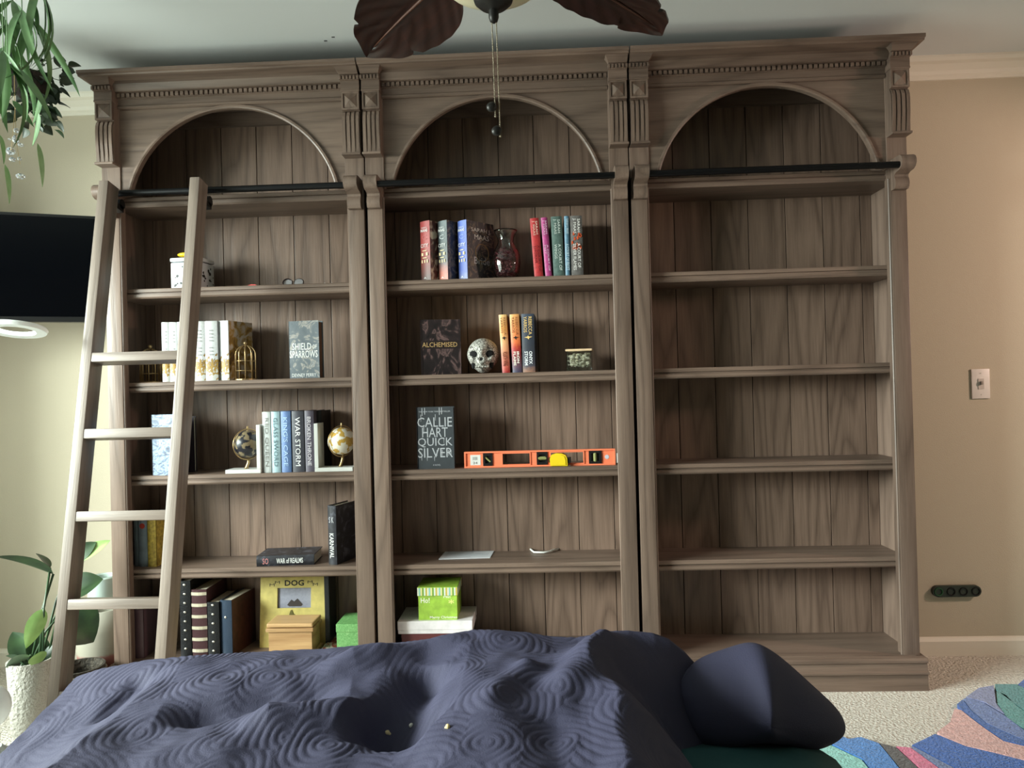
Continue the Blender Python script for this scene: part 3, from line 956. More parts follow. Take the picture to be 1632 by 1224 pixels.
# green box and magazines
Yg = UY[0] + 0.06
a, b = at(535.5, 1010, Yg), at(583, 1010, Yg)
zt, zb_ = at(552, 995, Yg).z, at(552, 1027, Yg).z
GRN = art('green_glitter', [(0.3, (92, 150, 84)), (0.55, (122, 178, 108)), (0.75, (160, 204, 142))], 160)
zst = 0.030
gb = empty('gift_box', ((a.x + b.x) / 2, Yg, SZ[5] + zst), 0, 'bright green textured gift box behind the left post', 'box')
gw = b.x - a.x
gh = zt - SZ[5] - zst
MB().box(-gw / 2 + 0.002, gw / 2 - 0.002, 0.002, 0.15, 0, gh - 0.025).build('body', GRN, gb)
MB().box(-gw / 2, gw / 2, 0.0, 0.152, gh - 0.032, gh, 0.002).build('lid', GRN, gb)
MAG = art('magazine_cover', [(0.3, (30, 30, 36)), (0.45, (150, 60, 40)), (0.55, (196, 188, 176)), (0.62, (80, 90, 60)), (0.75, (176, 130, 80))], 20)
mx, my = at(541, 1036, Yg).x, UY[0] + 0.04
for k, (lb, dx, rz) in enumerate((('white bordered photo book under the green box', 0.0, -0.05), ('glossy magazine lying on the white bordered book', 0.015, 0.12))):
    m_ = empty('magazine', (mx + 0.0, my + 0.012 * k, SZ[5] + 0.015 * k), 0, lb, 'magazine', 'magazines on the bottom left shelf')
    wd = 0.17 - 0.03 * k
    MB().box(-wd / 2 - 0.005, wd / 2 - 0.005, 0, 0.19, 0, 0.012).build('pages', WHITE, m_)
    MB().box(-wd / 2, wd / 2 - 0.01, 0.005, 0.185, 0.012, 0.0145).build('cover', MAG, m_)

# ------------------------------------------------------------------ middle bookcase
# top shelf, three thick turned hardcovers
def city(x0, x1, yt, stops, art_, label, rz, lt):
    X, wd, Y, z, h = px_frame(1, 1, x0, x1, yt, 446, 0.058)
    t = 0.052
    R = empty('book', (X + 0.004, Y + 0.004, z), 0, label, 'book', 'thick turned fantasy hardcovers', rot=(0, 0, rz))
    book_parts(R, t, h, 0.155, art_, None, stops, front=art_)
    lettering('SARAH J.', t * 0.62, h * 0.028, 'front', (0, -0.0012, h * 0.885), INKW, R, 'author_lettering')
    lettering('MAAS', t * 0.72, h * 0.05, 'front', (0, -0.0012, h * 0.84), INKW, R, 'author_lettering', bold=0.01)
    lettering('C', t * 0.5, h * 0.075, 'front', (0, -0.0012, h * 0.725), lt, R, 'emblem')
    lettering('CITY', t * 0.8, h * 0.06, 'front', (0, -0.0012, h * 0.585), INKW, R, 'title_lettering')
    for k, s in enumerate(('of', 'HOUSE', 'and', 'BLOOD')):
        lettering('II' if k == 1 else ('III' if k == 3 else '-'), t * (0.45 + 0.2 * (k % 2)), h * (0.05 if k % 2 else 0.012), 'front', (0, -0.0012, h * (0.50 - 0.06 * k)), plain('pale_gold_print', (214, 196, 150), 0.5), R, 'subtitle_lettering')
    lettering('A', t * 0.3, h * 0.03, 'front', (0, -0.0012, h * 0.04), INKW, R, 'publisher_mark')
    return R, t, h
CA = art('dark_ornate_cover', [(0.36, (26, 26, 32)), (0.50, (44, 44, 52)), (0.58, (120, 104, 84)), (0.64, (48, 48, 56)), (0.8, (30, 30, 36))], 11, distort=4)
CB = art('ivory_torn_cover', [(0.3, (40, 30, 32)), (0.44, (92, 44, 40)), (0.52, (190, 176, 158)), (0.8, (200, 188, 170))], 12, distort=2)
R, t, h = city(665.5, 687, 352, bands('red_city_spine', [(0, (70, 50, 46)), (0.25, (112, 56, 50)), (0.6, (158, 62, 58)), (1, (156, 60, 60))]), CB, 'red spined thick hardcover, first of the three turned books', -0.62, plain('rose_emblem', (180, 90, 90), .5))
R, t, h = city(696.5, 711.5, 351.5, bands('grey_city_spine', [(0, (196, 120, 104)), (0.12, (170, 104, 92)), (0.3, (90, 88, 90)), (0.6, (72, 80, 82)), (1, (92, 102, 104))]), CA, 'grey spined thick hardcover, middle of the three turned books', -0.68, plain('silver_emblem', (170, 176, 178), .5))
R, t, h = city(726.5, 744.5, 351, bands('blue_city_spine', [(0, (116, 124, 158)), (0.15, (74, 92, 160)), (0.6, (78, 98, 172)), (1, (96, 118, 190))]), CA, 'blue spined thick hardcover with its dark cover showing, beside the vase', -0.74, plain('blue_emblem', (140, 160, 220), .5))
d = 0.155
fx = t / 2
lettering('SARAH J.', d * 0.70, h * 0.085, 'right', (fx, d * 0.54, h * 0.845), INKW, R, 'author_lettering')
lettering('MAAS', d * 0.52, h * 0.085, 'right', (fx, d * 0.56, h * 0.735), INKW, R, 'author_lettering')
lettering('Bride', d * 0.55, h * 0.12, 'right', (fx, d * 0.55, h * 0.33), plain('silver_script', (190, 190, 196), .4), R, 'title_lettering')
MB().torus((0, 0, 0), 0.036, 0.0016, 32, 6).build('gold_ring', plain('old_gold_print', (150, 116, 70), .5), R, smooth='all', loc=(fx, d * 0.56, h * 0.47), rot=(0, pi / 2, 0))

# glass vase with potpourri
Yv = 0.115
vc = at(807.5, 441, Yv)
GLASS = plain('clear_glass', (244, 248, 248), 0.02, trans=1.0, ior=1.45)
k = at(830, 441, Yv).x - at(785, 441, Yv).x
vr = k / 2
vh = at(807, 368, Yv).z - SZ[1]
vprof = [(0.55, 0.0), (0.72, 0.02), (0.90, 0.14), (1.0, 0.30), (1.0, 0.48), (0.86, 0.60), (0.64, 0.70), (0.56, 0.77), (0.60, 0.86), (0.80, 0.97), (0.86, 1.0)]
outer = [(r * vr, z * vh) for r, z in vprof]
inner = [(max(0.004, r * vr - 0.0032), z * vh + (0.005 if i == 0 else 0)) for i, (r, z) in enumerate(vprof)]
va = empty('glass_vase', (vc.x, Yv, SZ[1] + 0.0005), 0, 'clear glass vase of dark red potpourri', 'vase')
MB().lathe(outer + inner[::-1] + [(0.0004, 0.005)], 40, cap=False).lathe([(0.0004, 0), outer[0]], 40, cap=False).build('glass_body', GLASS, va, smooth='all')
POT = art('potpourri_mat', [(0.3, (58, 18, 26)), (0.5, (104, 34, 42)), (0.6, (70, 24, 34)), (0.72, (150, 84, 76))], 60, rough=0.6)
mb = MB()
for i in range(330):
    z = random.uniform(0.02, 0.56) * vh
    rr = np.interp(z / vh, [p[1] for p in vprof], [p[0] for p in vprof]) * vr - 0.012
    a = random.uniform(0, 2 * pi)
    r = max(0.002, rr) * math.sqrt(random.uniform(0.1, 1))
    mb.ball((r * math.cos(a), r * math.sin(a), z + 0.004), random.uniform(0.005, 0.008), 6, 4, (1, random.uniform(0.5, 1), random.uniform(0.5, 1)))
mb.build('potpourri', POT, None, kind='stuff', loc=(vc.x, Yv, SZ[1] + 0.004), label='dark red dried petals filling the glass vase', cat='potpourri')

B5 = [(848, 866, 347, 441, 1062, (176, 52, 54), (224, 190, 176), 'SARAH\nJ. MAAS', 'A COURT OF\nTHORNS', 'red hardcover at the left of the five leaning spines', 0.0),
      (865.5, 880, 346, 440.5, 0, (170, 66, 124), (220, 180, 206), 'SARAH\nJ. MAAS', 'A COURT OF\nMIST', 'magenta pink hardcover beside the red one', 0),
      (881, 900, 344.5, 440, 0, (84, 104, 98), (196, 206, 200), 'SARAH\nJ. MAAS', 'A COURT OF\nWINGS', 'grey green hardcover in the middle of five spines', 0),
      (901.5, 909.5, 344, 439.5, 0, (92, 128, 150), (190, 206, 216), 'SARAH J. MAAS', 'A COURT OF FROST', 'slim blue hardcover between grey ones', 0),
      (911, 930, 343.5, 439, 0, (104, 100, 98), (230, 226, 222), 'SARAH\nJ. MAAS', 'A COURT OF\nSILVER FLAMES', 'grey hardcover with orange flames, rightmost of the five leaning spines', 0)]
for i, (a, b, yt, yb, _, c, ic, au, ti, lb, _) in enumerate(B5):
    lean = -0.055 if i < 2 else (-0.025 if i == 2 else 0)
    R, t, h, d = book(1, 1, a + (4 if i < 2 else 1.5 if i == 2 else 0), b + (0 if i < 2 else 0), yt, yb, plain('court_%d' % i, c, 0.45, var=0.12, vscale=70), lb, group='five leaning colourful spines', yoff=0.075, lean=lean)
    ink = plain('court_ink_%d' % i, ic, 0.5)
    lettering(au, h * 0.25, t * 0.62, 'spine_down', (0, -0.0012, h * 0.83), ink, R, 'author_lettering', bold=0.01)
    lettering(ti, h * 0.44, t * 0.62, 'spine_down', (0, -0.0012, h * 0.32), ink if i != 0 else plain('dark_red_ink', (96, 20, 24), .5), R, 'title_lettering', bold=0.01)
    if i == 4:
        FL = plain('flame_orange', (206, 84, 46), .5)
        mb = MB()
        rr = random.Random(4)
        for q in range(16):
            x, z = rr.uniform(-t * .42, t * .42), h * rr.uniform(0.44, 0.72)
            mb.prism([(x - 0.003, z - 0.008), (x + 0.004, z - 0.002), (x + 0.001, z + 0.010), (x - 0.004, z + 0.004)], -0.0011, -0.0005, 'y')
        mb.build('flame_print', FL, R)

# second shelf
AL = art('alchemised_cover', [(0.34, (20, 15, 17)), (0.50, (40, 31, 33)), (0.58, (112, 88, 86)), (0.64, (52, 41, 43)), (0.8, (120, 96, 94))], 12, stretch=(1, 1, 0.55), distort=3)
R, t, h, d = face_book(1, 2, 669.5, 733, 508.5, 594.5, 0.058, plain('dark_umber_cloth', (34, 26, 26), 0.45), 'dark umber hardcover with gold title, standing face out by the skull', yoff=0.075, front=AL, turn=0.22)
lettering('ALCHEMISED', d * 0.88, h * 0.085, 'right', (t / 2 + 0.0008, d * 0.47, h * 0.545), plain('antique_gold_print', (196, 164, 112), 0.4), R)
MB().box(t / 2, t / 2 + 0.0006, d * 0.0, d * 0.98, h * 0.47, h * 0.62).build('title_band', plain('umber_print', (36, 27, 28), .5), R)

# skull
def skull():
    n, m = 72, 52
    vs, fs = [], []
    for i in range(m + 1):
        ph = -pi / 2 + pi * i / m
        for j in range(n):
            th_ = 2 * pi * j / n
            d = np.array([math.cos(ph) * math.cos(th_), math.cos(ph) * math.sin(th_), math.sin(ph)])
            x, y, z = d
            sx, sy, sz = 0.066, 0.078, 0.072
            p = np.array([x * sx, y * sy, z * sz])
            if z < 0.05:
                k_ = min(1, (0.05 - z) / 0.9)
                front = max(0, -y)
                p[0] *= 1 - 0.24 * k_ ** 1.2
                p[1] *= 1 - (0.30 * k_ if y > 0 else 0.10 * k_)
            def g(cx, cz, r, a):
                if y > -0.1: return 0
                return a * math.exp(-(((x - cx) ** 2 + (z - cz) ** 2) / r ** 2))
            dep = g(-0.40, 0.06, 0.24, 0.030) + g(0.40, 0.06, 0.24, 0.030) + g(0, -0.22, 0.12, 0.018) + g(-0.55, -0.48, 0.13, 0.018) + g(0.55, -0.48, 0.13, 0.018)
            dep -= g(0.62, -0.2, 0.14, 0.009) + g(-0.62, -0.2, 0.14, 0.009) + g(0, 0.34, 0.5, 0.005) + g(0, -0.55, 0.28, 0.008)
            p[1] += dep
            vs.append(tuple(p))
    for i in range(m):
        for j in range(n):
            fs.append((i * n + j, i * n + (j + 1) % n, (i + 1) * n + (j + 1) % n, (i + 1) * n + j))
    return MB().add(vs, fs)
BONE = art('engraved_bone', [(0.40, (160, 157, 150)), (0.46, (172, 169, 162)), (0.5, (60, 56, 52)), (0.54, (172, 169, 162)), (0.7, (178, 175, 168))], 70, rough=0.6, distort=2, detail=1)
mB, ntB, bB = newmat('carved_bone')
tcB = ntB.nodes.new('ShaderNodeTexCoord')
voB = ntB.nodes.new('ShaderNodeTexVoronoi'); voB.feature = 'DISTANCE_TO_EDGE'; voB.inputs['Scale'].default_value = 85
ntB.links.new(tcB.outputs['Object'], voB.inputs['Vector'])
rpB = ntB.nodes.new('ShaderNodeValToRGB')
rpB.color_ramp.elements[0].position = .02; rpB.color_ramp.elements[0].color = lin((52, 48, 44))
rpB.color_ramp.elements[1].position = .14; rpB.color_ramp.elements[1].color = lin((178, 175, 167))
ntB.links.new(voB.outputs['Distance'], rpB.inputs['Fac'])
ntB.links.new(rpB.outputs['Color'], bB.inputs['Base Color'])
bB.inputs['Roughness'].default_value = .6
BONE = mB
Ys = 0.12
sc0 = at(771, 594, Ys)
sk = empty('skull_ornament', (sc0.x, Ys, SZ[2]), -0.05, 'white engraved skull ornament on the middle shelf', 'skull')
sh_ = at(771, 540, Ys).z - SZ[2]
b_ = skull().build('cranium', BONE, sk, smooth='all', loc=(0, 0, sh_ * 0.515))
ks = sh_ / 0.144
b_.scale = (ks, ks, ks)
SOC = plain('socket_black', (14, 13, 14), 0.9)
for sx in (-1, 1):
    MB().ball((0, 0, 0), 0.0235 * ks, 14, 10, (1.05, 0.5, 0.82)).build('eye_socket', SOC, sk, smooth='all', loc=(sx * 0.0265 * ks, -0.046 * ks, sh_ * 0.56))
    MB().ball((0, 0, 0), 0.012 * ks, 12, 8, (0.75, 0.55, 1.6)).build('cheek_hollow', SOC, sk, smooth='all', loc=(sx * 0.037 * ks, -0.034 * ks, sh_ * 0.27))
MB().prism([(-0.010 * ks, -0.012 * ks), (0.010 * ks, -0.012 * ks), (0.0, 0.014 * ks)], -0.0665 * ks, -0.05 * ks, 'y').build('nose_cavity', SOC, sk, loc=(0, 0, sh_ * 0.43))
for k in range(8):
    x = (-0.0245 + 0.007 * k) * ks
    MB().ball((x, (-0.0625 + 9 * x * x) * ks, sh_ * 0.205), 0.0042 * ks, 8, 6, (0.8, 0.7, 1.5)).build('tooth', BONE, sk, smooth='all')

# three spines
B2 = [(797.5, 813, 501, 594, bands('sunset_a', [(0, (150, 30, 30)), (0.2, (206, 110, 90)), (0.5, (214, 158, 110)), (0.75, (226, 160, 84)), (1, (230, 190, 130))]), 'FOURTH WING', (90, 40, 20), 'gold and red spined hardcover, left of three beside the skull', -0.04),
      (814, 832, 500.5, 593.5, bands('sunset_b', [(0, (60, 62, 86)), (0.18, (110, 70, 80)), (0.4, (168, 46, 40)), (0.52, (218, 110, 60)), (1, (228, 170, 104))]), 'IRON\nFLAME', (232, 222, 210), 'orange hardcover fading to red and blue, middle of three by the skull', -0.03),
      (833, 853, 500, 593, bands('storm_c', [(0, (150, 110, 90)), (0.12, (70, 70, 82)), (0.4, (48, 52, 62)), (0.9, (52, 60, 76)), (1, (60, 70, 86))]), 'ONYX\nSTORM', (230, 232, 236), 'dark slate hardcover with gold emblem, right of the orange ones', 0.0)]
for i, (a, b, yt, yb, mt, tx, ic, lb, lean) in enumerate(B2):
    R, t, h, d = book(1, 2, a + (3 if i < 2 else 0), b, yt, yb, mt, lb, group='three sunset and storm hardcovers', yoff=0.075, lean=lean, rz=-0.06)
    ink = plain('b2ink%d' % i, ic, .5)
    lettering('REBECCA\nYARROS', h * 0.31, t * 0.66, 'spine_down', (0, -0.0012, h * 0.80), plain('b2gold', (226, 190, 120), .5) if i == 2 else plain('b2brown', (120, 62, 30), .5), R, 'author_lettering')
    lettering(tx, h * 0.24, t * 0.62, 'spine_down', (0, -0.0012, h * 0.24), ink, R, 'title_lettering', bold=0.02)
    MB().prism([(-t * .3, h * .60), (-t * .05, h * .585), (t * .05, h * .56), (t * .1, h * .59), (t * .35, h * .605), (t * .08, h * .61), (0, h * .63), (-t * .05, h * .61)], -0.0012, -0.0006, 'y').build('dragon_emblem', INKK if i < 2 else plain('b2gold', (226, 190, 120), .5), R)

# square glass candle holder with shells
Yc = 0.11
a, b = at(905, 590, Yc), at(944, 590, Yc)
cw = b.x - a.x
chh = at(925, 557, Yc).z - SZ[2]
cj = empty('candle_jar', ((a.x + b.x) / 2, Yc, SZ[2] + 0.0004), -0.12, 'square glass jar of shells with a pale wooden rim', 'jar')
g_ = 0.004
gm = MB()
hw = cw / 2
gm.box(-hw, hw, -hw, -hw + g_, 0, chh * 0.9).box(-hw, hw, hw - g_, hw, 0, chh * 0.9).box(-hw, -hw + g_, -hw + g_, hw - g_, 0, chh * 0.9).box(hw - g_, hw, -hw + g_, hw - g_, 0, chh * 0.9)
gm.box(-hw + g_, hw - g_, -hw + g_, hw - g_, 0.006, 0.011)
gm.build('glass_wall', GLASS, cj)
for sx in (-1, 1):
    for sy in (-1, 1):
        MB().box(sx * (hw - 0.006) - 0.0055, sx * (hw - 0.006) + 0.0055, sy * (hw - 0.006) - 0.0055, sy * (hw - 0.006) + 0.0055, -0.0003, 0.0055).build('foot', GLASS, cj)
MB().box(-hw - 0.004, hw + 0.004, -hw - 0.004, hw + 0.004, chh * 0.9, chh, 0.003).build('wooden_rim', plain('pale_wood', (206, 176, 140), .5, var=.08), cj)
SHL = art('shell_mix', [(0.3, (150, 128, 88)), (0.45, (214, 206, 178)), (0.6, (236, 230, 212)), (0.75, (190, 170, 130))], 90)
sm = MB()
for i in range(260):
    r = random.uniform(0.004, 0.009)
    sm.ball((random.uniform(-1, 1) * (hw - 0.012), random.uniform(-1, 1) * (hw - 0.012), random.uniform(0.02, chh * 0.78)), r, 6, 4, (1, random.uniform(0.4, 1), random.uniform(0.3, 1)))
sm.build('shell', SHL, None, kind='stuff', loc=cj.location, rot=(0, 0, -0.12), label='small pale shells filling the square glass jar', cat='shells')

# third shelf
QS = plain('graphite_jacket', (50, 54, 58), 0.5, var=0.08, vscale=30)
R, t, h, d = face_book(1, 3, 664.5, 724.5, 648.5, 741.5, 0.040, QS, 'graphite hardcover with dripping silver letters, left of the orange level', yoff=0.07)
SIV = plain('quicksilver_print', (182, 184, 190), 0.35, 0.3)
for i, s in enumerate(('CALLIE', 'HART', 'QUICK', 'SILVER')):
    lettering(s, d * (0.92 if i != 1 else 0.68), h * 0.155, 'right', (t / 2, d * 0.5, h * (0.755 - 0.165 * i)), SIV, R)
mb = MB()
rr = random.Random(3)
for k in range(11):
    y = d * rr.uniform(0.08, 0.92)
    zt_ = h * rr.choice((0.88, 0.68, 0.5, 0.3, 0.2))
    L_ = h * rr.uniform(0.06, 0.12)
    mb.prism([(y - 0.0012, zt_), (y + 0.0012, zt_), (y + 0.0005, zt_ - L_), (y - 0.0005, zt_ - L_)], t / 2, t / 2 + 0.0005, 'x')
for y, zz in ((0.17, 0.86), (0.24, 0.88), (0.63, 0.87), (0.69, 0.88)):
    mb.prism([(d * y - 0.0013, h * zz), (d * y + 0.0013, h * zz), (d * y + 0.0013, h * 0.99), (d * y - 0.0013, h * 0.99)], t / 2, t / 2 + 0.0005, 'x')
mb.build('drip_print', SIV, R)
lettering('THE NEW YORK TIMES BESTSELLER', d * 0.84, h * 0.022, 'right', (t / 2, d * 0.5, h * 0.925), SIV, R, 'banner_lettering')
lettering('A NOVEL', d * 0.2, h * 0.025, 'right', (t / 2, d * 0.53, h * 0.062), SIV, R, 'subtitle_lettering')

# orange spirit level
Yl = 0.085
a, b = at(740.5, 738, Yl), at(980.5, 735, Yl)
lw = b.x - a.x
lh = at(860, 714, Yl).z - at(860, 739.5, Yl).z
lv = empty('spirit_level', (a.x, Yl, SZ[3]), 0, 'long orange spirit level standing on the middle shelf', 'level')
ORG = plain('orange_plastic', (236, 126, 90), 0.4)
cut = [(0.128, 0.185), (0.255, 0.435), (0.485, 0.55), (0.575, 0.79), (0.83, 0.905)]
mb = MB()
zl, zh = lh * 0.16, lh * 0.84
mb.box(0, lw, -0.012, 0.012, 0, 0.006, 0.001).box(0, lw, -0.012, 0.012, lh - 0.006, lh, 0.001)
mb.box(0, 0.006, -0.012, 0.012, 0.006, lh - 0.006).box(lw - 0.006, lw, -0.012, 0.012, 0.006, lh - 0.006)
e = 0.0
for c0, c1 in cut + [(1.0, 1.0)]:
    if c0 * lw > e:
        mb.box(max(e, 0.006), min(c0 * lw, lw - 0.006), -0.007, 0.007, 0.006, lh - 0.006)
    e = c1 * lw
    if c1 < 1:
        mb.box(c0 * lw, c1 * lw, -0.007, 0.007, 0.006, zl).box(c0 * lw, c1 * lw, -0.007, 0.007, zh, lh - 0.006)
mb.build('body', ORG, lv)
for c0, c1 in (cut[1], cut[3]):
    f = MB()
    f.box(c0 * lw - 0.004, c1 * lw + 0.004, -0.010, -0.006, zl - 0.004, zl).box(c0 * lw - 0.004, c1 * lw + 0.004, -0.010, -0.006, zh, zh + 0.004)
    f.box(c0 * lw - 0.004, c0 * lw, -0.010, -0.006, zl, zh).box(c1 * lw, c1 * lw + 0.004, -0.010, -0.006, zl, zh)
    f.build('grip_rim', ORG, lv)
VBK = plain('vial_black', (26, 24, 24), .35)
VIA = plain('vial_green', (168, 170, 110), .15, trans=0.4)
for i, (c0, c1) in enumerate((cut[0], cut[2], cut[4])):
    x = (c0 + c1) / 2 * lw
    hw_ = (c1 - c0) * lw * 0.56
    f = MB()
    zc_ = lh / 2
    hz = lh * 0.40
    f.box(x - hw_, x + hw_, -0.011, -0.004, zc_ + hz * .6, zc_ + hz, .001).box(x - hw_, x + hw_, -0.011, -0.004, zc_ - hz, zc_ - hz * .6, .001)
    f.box(x - hw_, x - hw_ * .6, -0.011, -0.004, zc_ - hz * .6, zc_ + hz * .6).box(x + hw_ * .6, x + hw_, -0.011, -0.004, zc_ - hz * .6, zc_ + hz * .6)
    f.box(x - hw_, x + hw_, -0.001, 0.006, zc_ - hz, zc_ + hz)
    vf = f.build('vial_frame', VBK, lv)
    an = (0.78, 0.0, pi / 2)[i]
    L_ = hw_ * 0.75
    MB().tube([(x - L_ * math.cos(an), -0.005, zc_ + L_ * math.sin(an) * .9), (x + L_ * math.cos(an), -0.005, zc_ - L_ * math.sin(an) * .9)], 0.0075 if i else 0.004, 10).build('vial', VIA, vf, smooth=True)
st = MB().box(0.040 * lw, 0.108 * lw, -0.0078, -0.0069, lh * .16, lh * .8).build('price_sticker', WHITE, lv)
lettering('|||||||', lw * 0.03, lh * 0.2, 'front', (0.072 * lw, -0.0079, lh * .58), INKK, lv, 'barcode_print')
lettering('24', lw * 0.03, lh * 0.14, 'front', (0.072 * lw, -0.0079, lh * .30), INKK, lv, 'sticker_lettering')
MB().lathe([(0.0085, -0.0006), (0.0085, 0.0006)], 20).build('round_badge', plain('badge_grey', (190, 190, 200), .4), lv, loc=(0.945 * lw, -0.0072, lh * .5), rot=(pi / 2, 0, 0))
MB().box(0, 0.004, -0.011, 0.011, lh * .12, lh * .72, .001).build('end_cap_card', WHITE, None, loc=(a.x + lw + 0.006, Yl, SZ[3]), label='small white card standing at the end of the orange level', cat='card')

# yellow tape measure
Yt = 0.058
tc_ = at(892, 741, Yt)
tm = empty('tape_measure', (tc_.x, Yt + 0.018, SZ[3]), -0.15, 'round yellow tape measure in front of the orange level', 'tape measure')
TY = plain('tape_yellow', (206, 176, 24), .35)
poly = [(-0.035, 0.002), (-0.037, 0.03), (-0.030, 0.046), (-0.01, 0.052), (0.012, 0.051), (0.027, 0.044), (0.033, 0.03), (0.034, 0.002)]
bm = bmesh.new()
MB().prism(poly, -0.017, 0.017, 'y').build('case', TY, tm)
MB().prism([(x * .8, .004 + (z) * .82) for x, z in poly], -0.0195, 0.0195, 'y').build('case_face', TY, tm)
MB().prism([(-0.041, 0.016), (-0.041, 0.034), (-0.034, 0.038), (-0.03, 0.012)], -0.012, 0.012, 'y').build('rubber_bumper', VBK, tm)
MB().box(0.034, 0.046, -0.012, 0.012, 0.012, 0.036, .002).build('lock_button', VBK, tm)
MB().box(0.033, 0.044, -0.009, 0.009, 0.002, 0.004).build('blade_hook', SIL, tm)

# fourth shelf
c0 = atz(743, 884, SZ[4])
pa = [atz(699, 892, SZ[4]), atz(781, 889.5, SZ[4]), atz(790, 874.5, SZ[4]), atz(712, 877, SZ[4])]
mb = MB().prism([(p.x, p.y) for p in pa], SZ[4] + 0.0004, SZ[4] + 0.0022, 'z')
pap = mb.build('instruction_sheet', plain('sheet_paper', (224, 226, 232), .7), None, label='flat printed white sheet lying on the fourth middle shelf', cat='paper')
for k in range(6):
    f = 0.14 + 0.14 * k
    A = pa[0].lerp(pa[3], f).lerp(pa[1].lerp(pa[2], f), 0.07)
    B_ = pa[0].lerp(pa[3], f).lerp(pa[1].lerp(pa[2], f), 0.93 if k % 3 else 0.6)
    dy = 0.004
    MB().prism([(A.x, A.y), (B_.x, B_.y), (B_.x, B_.y + dy), (A.x, A.y + dy)], SZ[4] + 0.0022, SZ[4] + 0.0025, 'z').build('printed_line', plain('grey_ink', (150, 154, 164), .7), pap)
pts = [atz(x, y, SZ[4] + 0.006) for x, y in ((843, 873), (848, 877.5), (851, 880), (866, 880.5), (876, 879), (882, 876.5), (890, 874.5))]
MB().tube(pts, 0.0042, 8).build('cable_tie', plain('white_cord', (230, 230, 226), .5), None, smooth='all', label='bent white cord tie lying on the fourth middle shelf', cat='cord')

# bottom shelf: boxes
Yx = 0.045
a, b = at(640, 1015, Yx), at(742, 1015, Yx)
zt1, zt2 = at(690, 1010, Yx).z, at(690, 990, Yx).z
MR = plain('maroon_card', (92, 42, 44), .5)
w_ = b.x - a.x
mbx = empty('flat_box', ((a.x + b.x) / 2, Yx + 0.005, SZ[5]), 0, 'dark maroon flat box under the white one', 'box')
h1 = zt1 - SZ[5]
MB().box(-w_ / 2, w_ / 2, 0.002, 0.17, 0, h1 - 0.02).build('body', MR, mbx)
MB().box(-w_ / 2 - 0.002, w_ / 2 + 0.002, 0, 0.172, h1 - 0.03, h1, .002).build('lid', MR, mbx)
a, b = at(633.5, 1000, Yx), at(753, 1000, Yx)
w_ = b.x - a.x
h2 = zt2 - zt1
wbx = empty('flat_box', ((a.x + b.x) / 2, Yx, SZ[5] + h1), 0, 'white marbled flat box beneath the green gift box', 'box')
MRB = plain('marbled_white', (222, 216, 218), .5, var=.06, vscale=25)
MB().box(-w_ / 2 + .002, w_ / 2 - .002, 0.002, 0.19, 0, h2 - .012).build('body', MRB, wbx)
MB().box(-w_ / 2, w_ / 2, 0, 0.192, h2 - .035, h2, .002).build('lid', MRB, wbx)
Yk = Yx + 0.012
a, b = at(666, 985, Yk), at(730, 985, Yk)
zt3 = at(697, 936, Yk).z
kz = SZ[5] + h1 + h2
kw = b.x - a.x
kh = zt3 - kz
kb = empty('christmas_gift_box', ((a.x + b.x) / 2, Yk, kz), -0.0, 'lime green christmas box reading Ho! Ho! with a striped lid', 'box')
LIM = plain('lime_card', (150, 186, 66), .5, var=.1, vscale=30)
MB().box(-kw / 2 + .003, kw / 2 - .003, .003, 0.15, 0, kh - .01).build('body', LIM, kb)
lid = MB().box(-kw / 2, kw / 2, 0, 0.153, kh - .035, kh, .0015).build('lid', LIM, kb)
cols = [(232, 232, 214), (150, 200, 196), (238, 226, 160), (120, 160, 70), (226, 236, 226), (206, 176, 90)]
ns = 24
for k in range(ns):
    x = -kw / 2 + kw * k / ns
    MB().box(x + .0004, x + kw / ns * .8, -0.0008, 0.0, kh - .033, kh - .002).build('lid_stripe', plain('stripe%d' % (k % 6), cols[k % 6], .5), lid)
for k in range(12):
    y = 0.153 * k / 12
    MB().box(kw / 2, kw / 2 + .0008, y + .001, y + .01, kh - .033, kh - .002).build('lid_stripe', plain('stripe%d' % (k % 6), cols[k % 6], .5), lid)
CRM = plain('cream_print', (240, 238, 220), .5)
lettering("Ho!", kw * .22, kh * .16, 'front', (-kw * .31, .0028, kh * .60), CRM, kb, bold=.01)
lettering("Ho!", kw * .18, kh * .11, 'front', (kw * .24, .0028, kh * .72), CRM, kb, bold=.01)
lettering('*', kw * .14, kh * .14, 'front', (kw * .34, .0028, kh * .55), plain('pale_yellow_print', (232, 226, 140), .5), kb, 'snowflake_print', bold=.01)
lettering("Merry Christmas", kw * .68, kh * .10, 'front', (kw * .14, .0028, kh * .07), CRM, kb, 'greeting_lettering', bold=.01)

# ------------------------------------------------------------------ ceiling fan
FX = at(787, 33, -1.03)
fan = empty('ceiling_fan', (FX.x, -1.03, CEIL), 0, 'ceiling fan with brown palm leaf blades and a cream light bowl', 'ceiling fan')
ZF = FX.z + 0.012 - CEIL
BRZ = plain('oiled_bronze', (40, 38, 36), .4, .5)
MB().lathe([(0.075, 0), (0.075, -0.02), (0.05, -0.05), (0.014, -0.055), (0.014, -0.14)], 28, cap=False).build('canopy', BRZ, fan, smooth=True)
MB().lathe([(0.02, -0.13), (0.11, -0.145), (0.125, -0.175), (0.12, -0.225), (0.06, -0.25), (0.06, -0.27)], 36).build('motor_housing', BRZ, fan, smooth=True)
BOWL = plain('cream_glass', (226, 216, 184), .3, trans=.15)
MB().lathe([(0.062, -0.268), (0.150, -0.276), (0.156, -0.290), (0.146, -0.325), (0.115, ZF + 0.072), (0.07, ZF + 0.050), (0.03, ZF + 0.046)], 40).build('light_bowl', BOWL, fan, smooth='all')
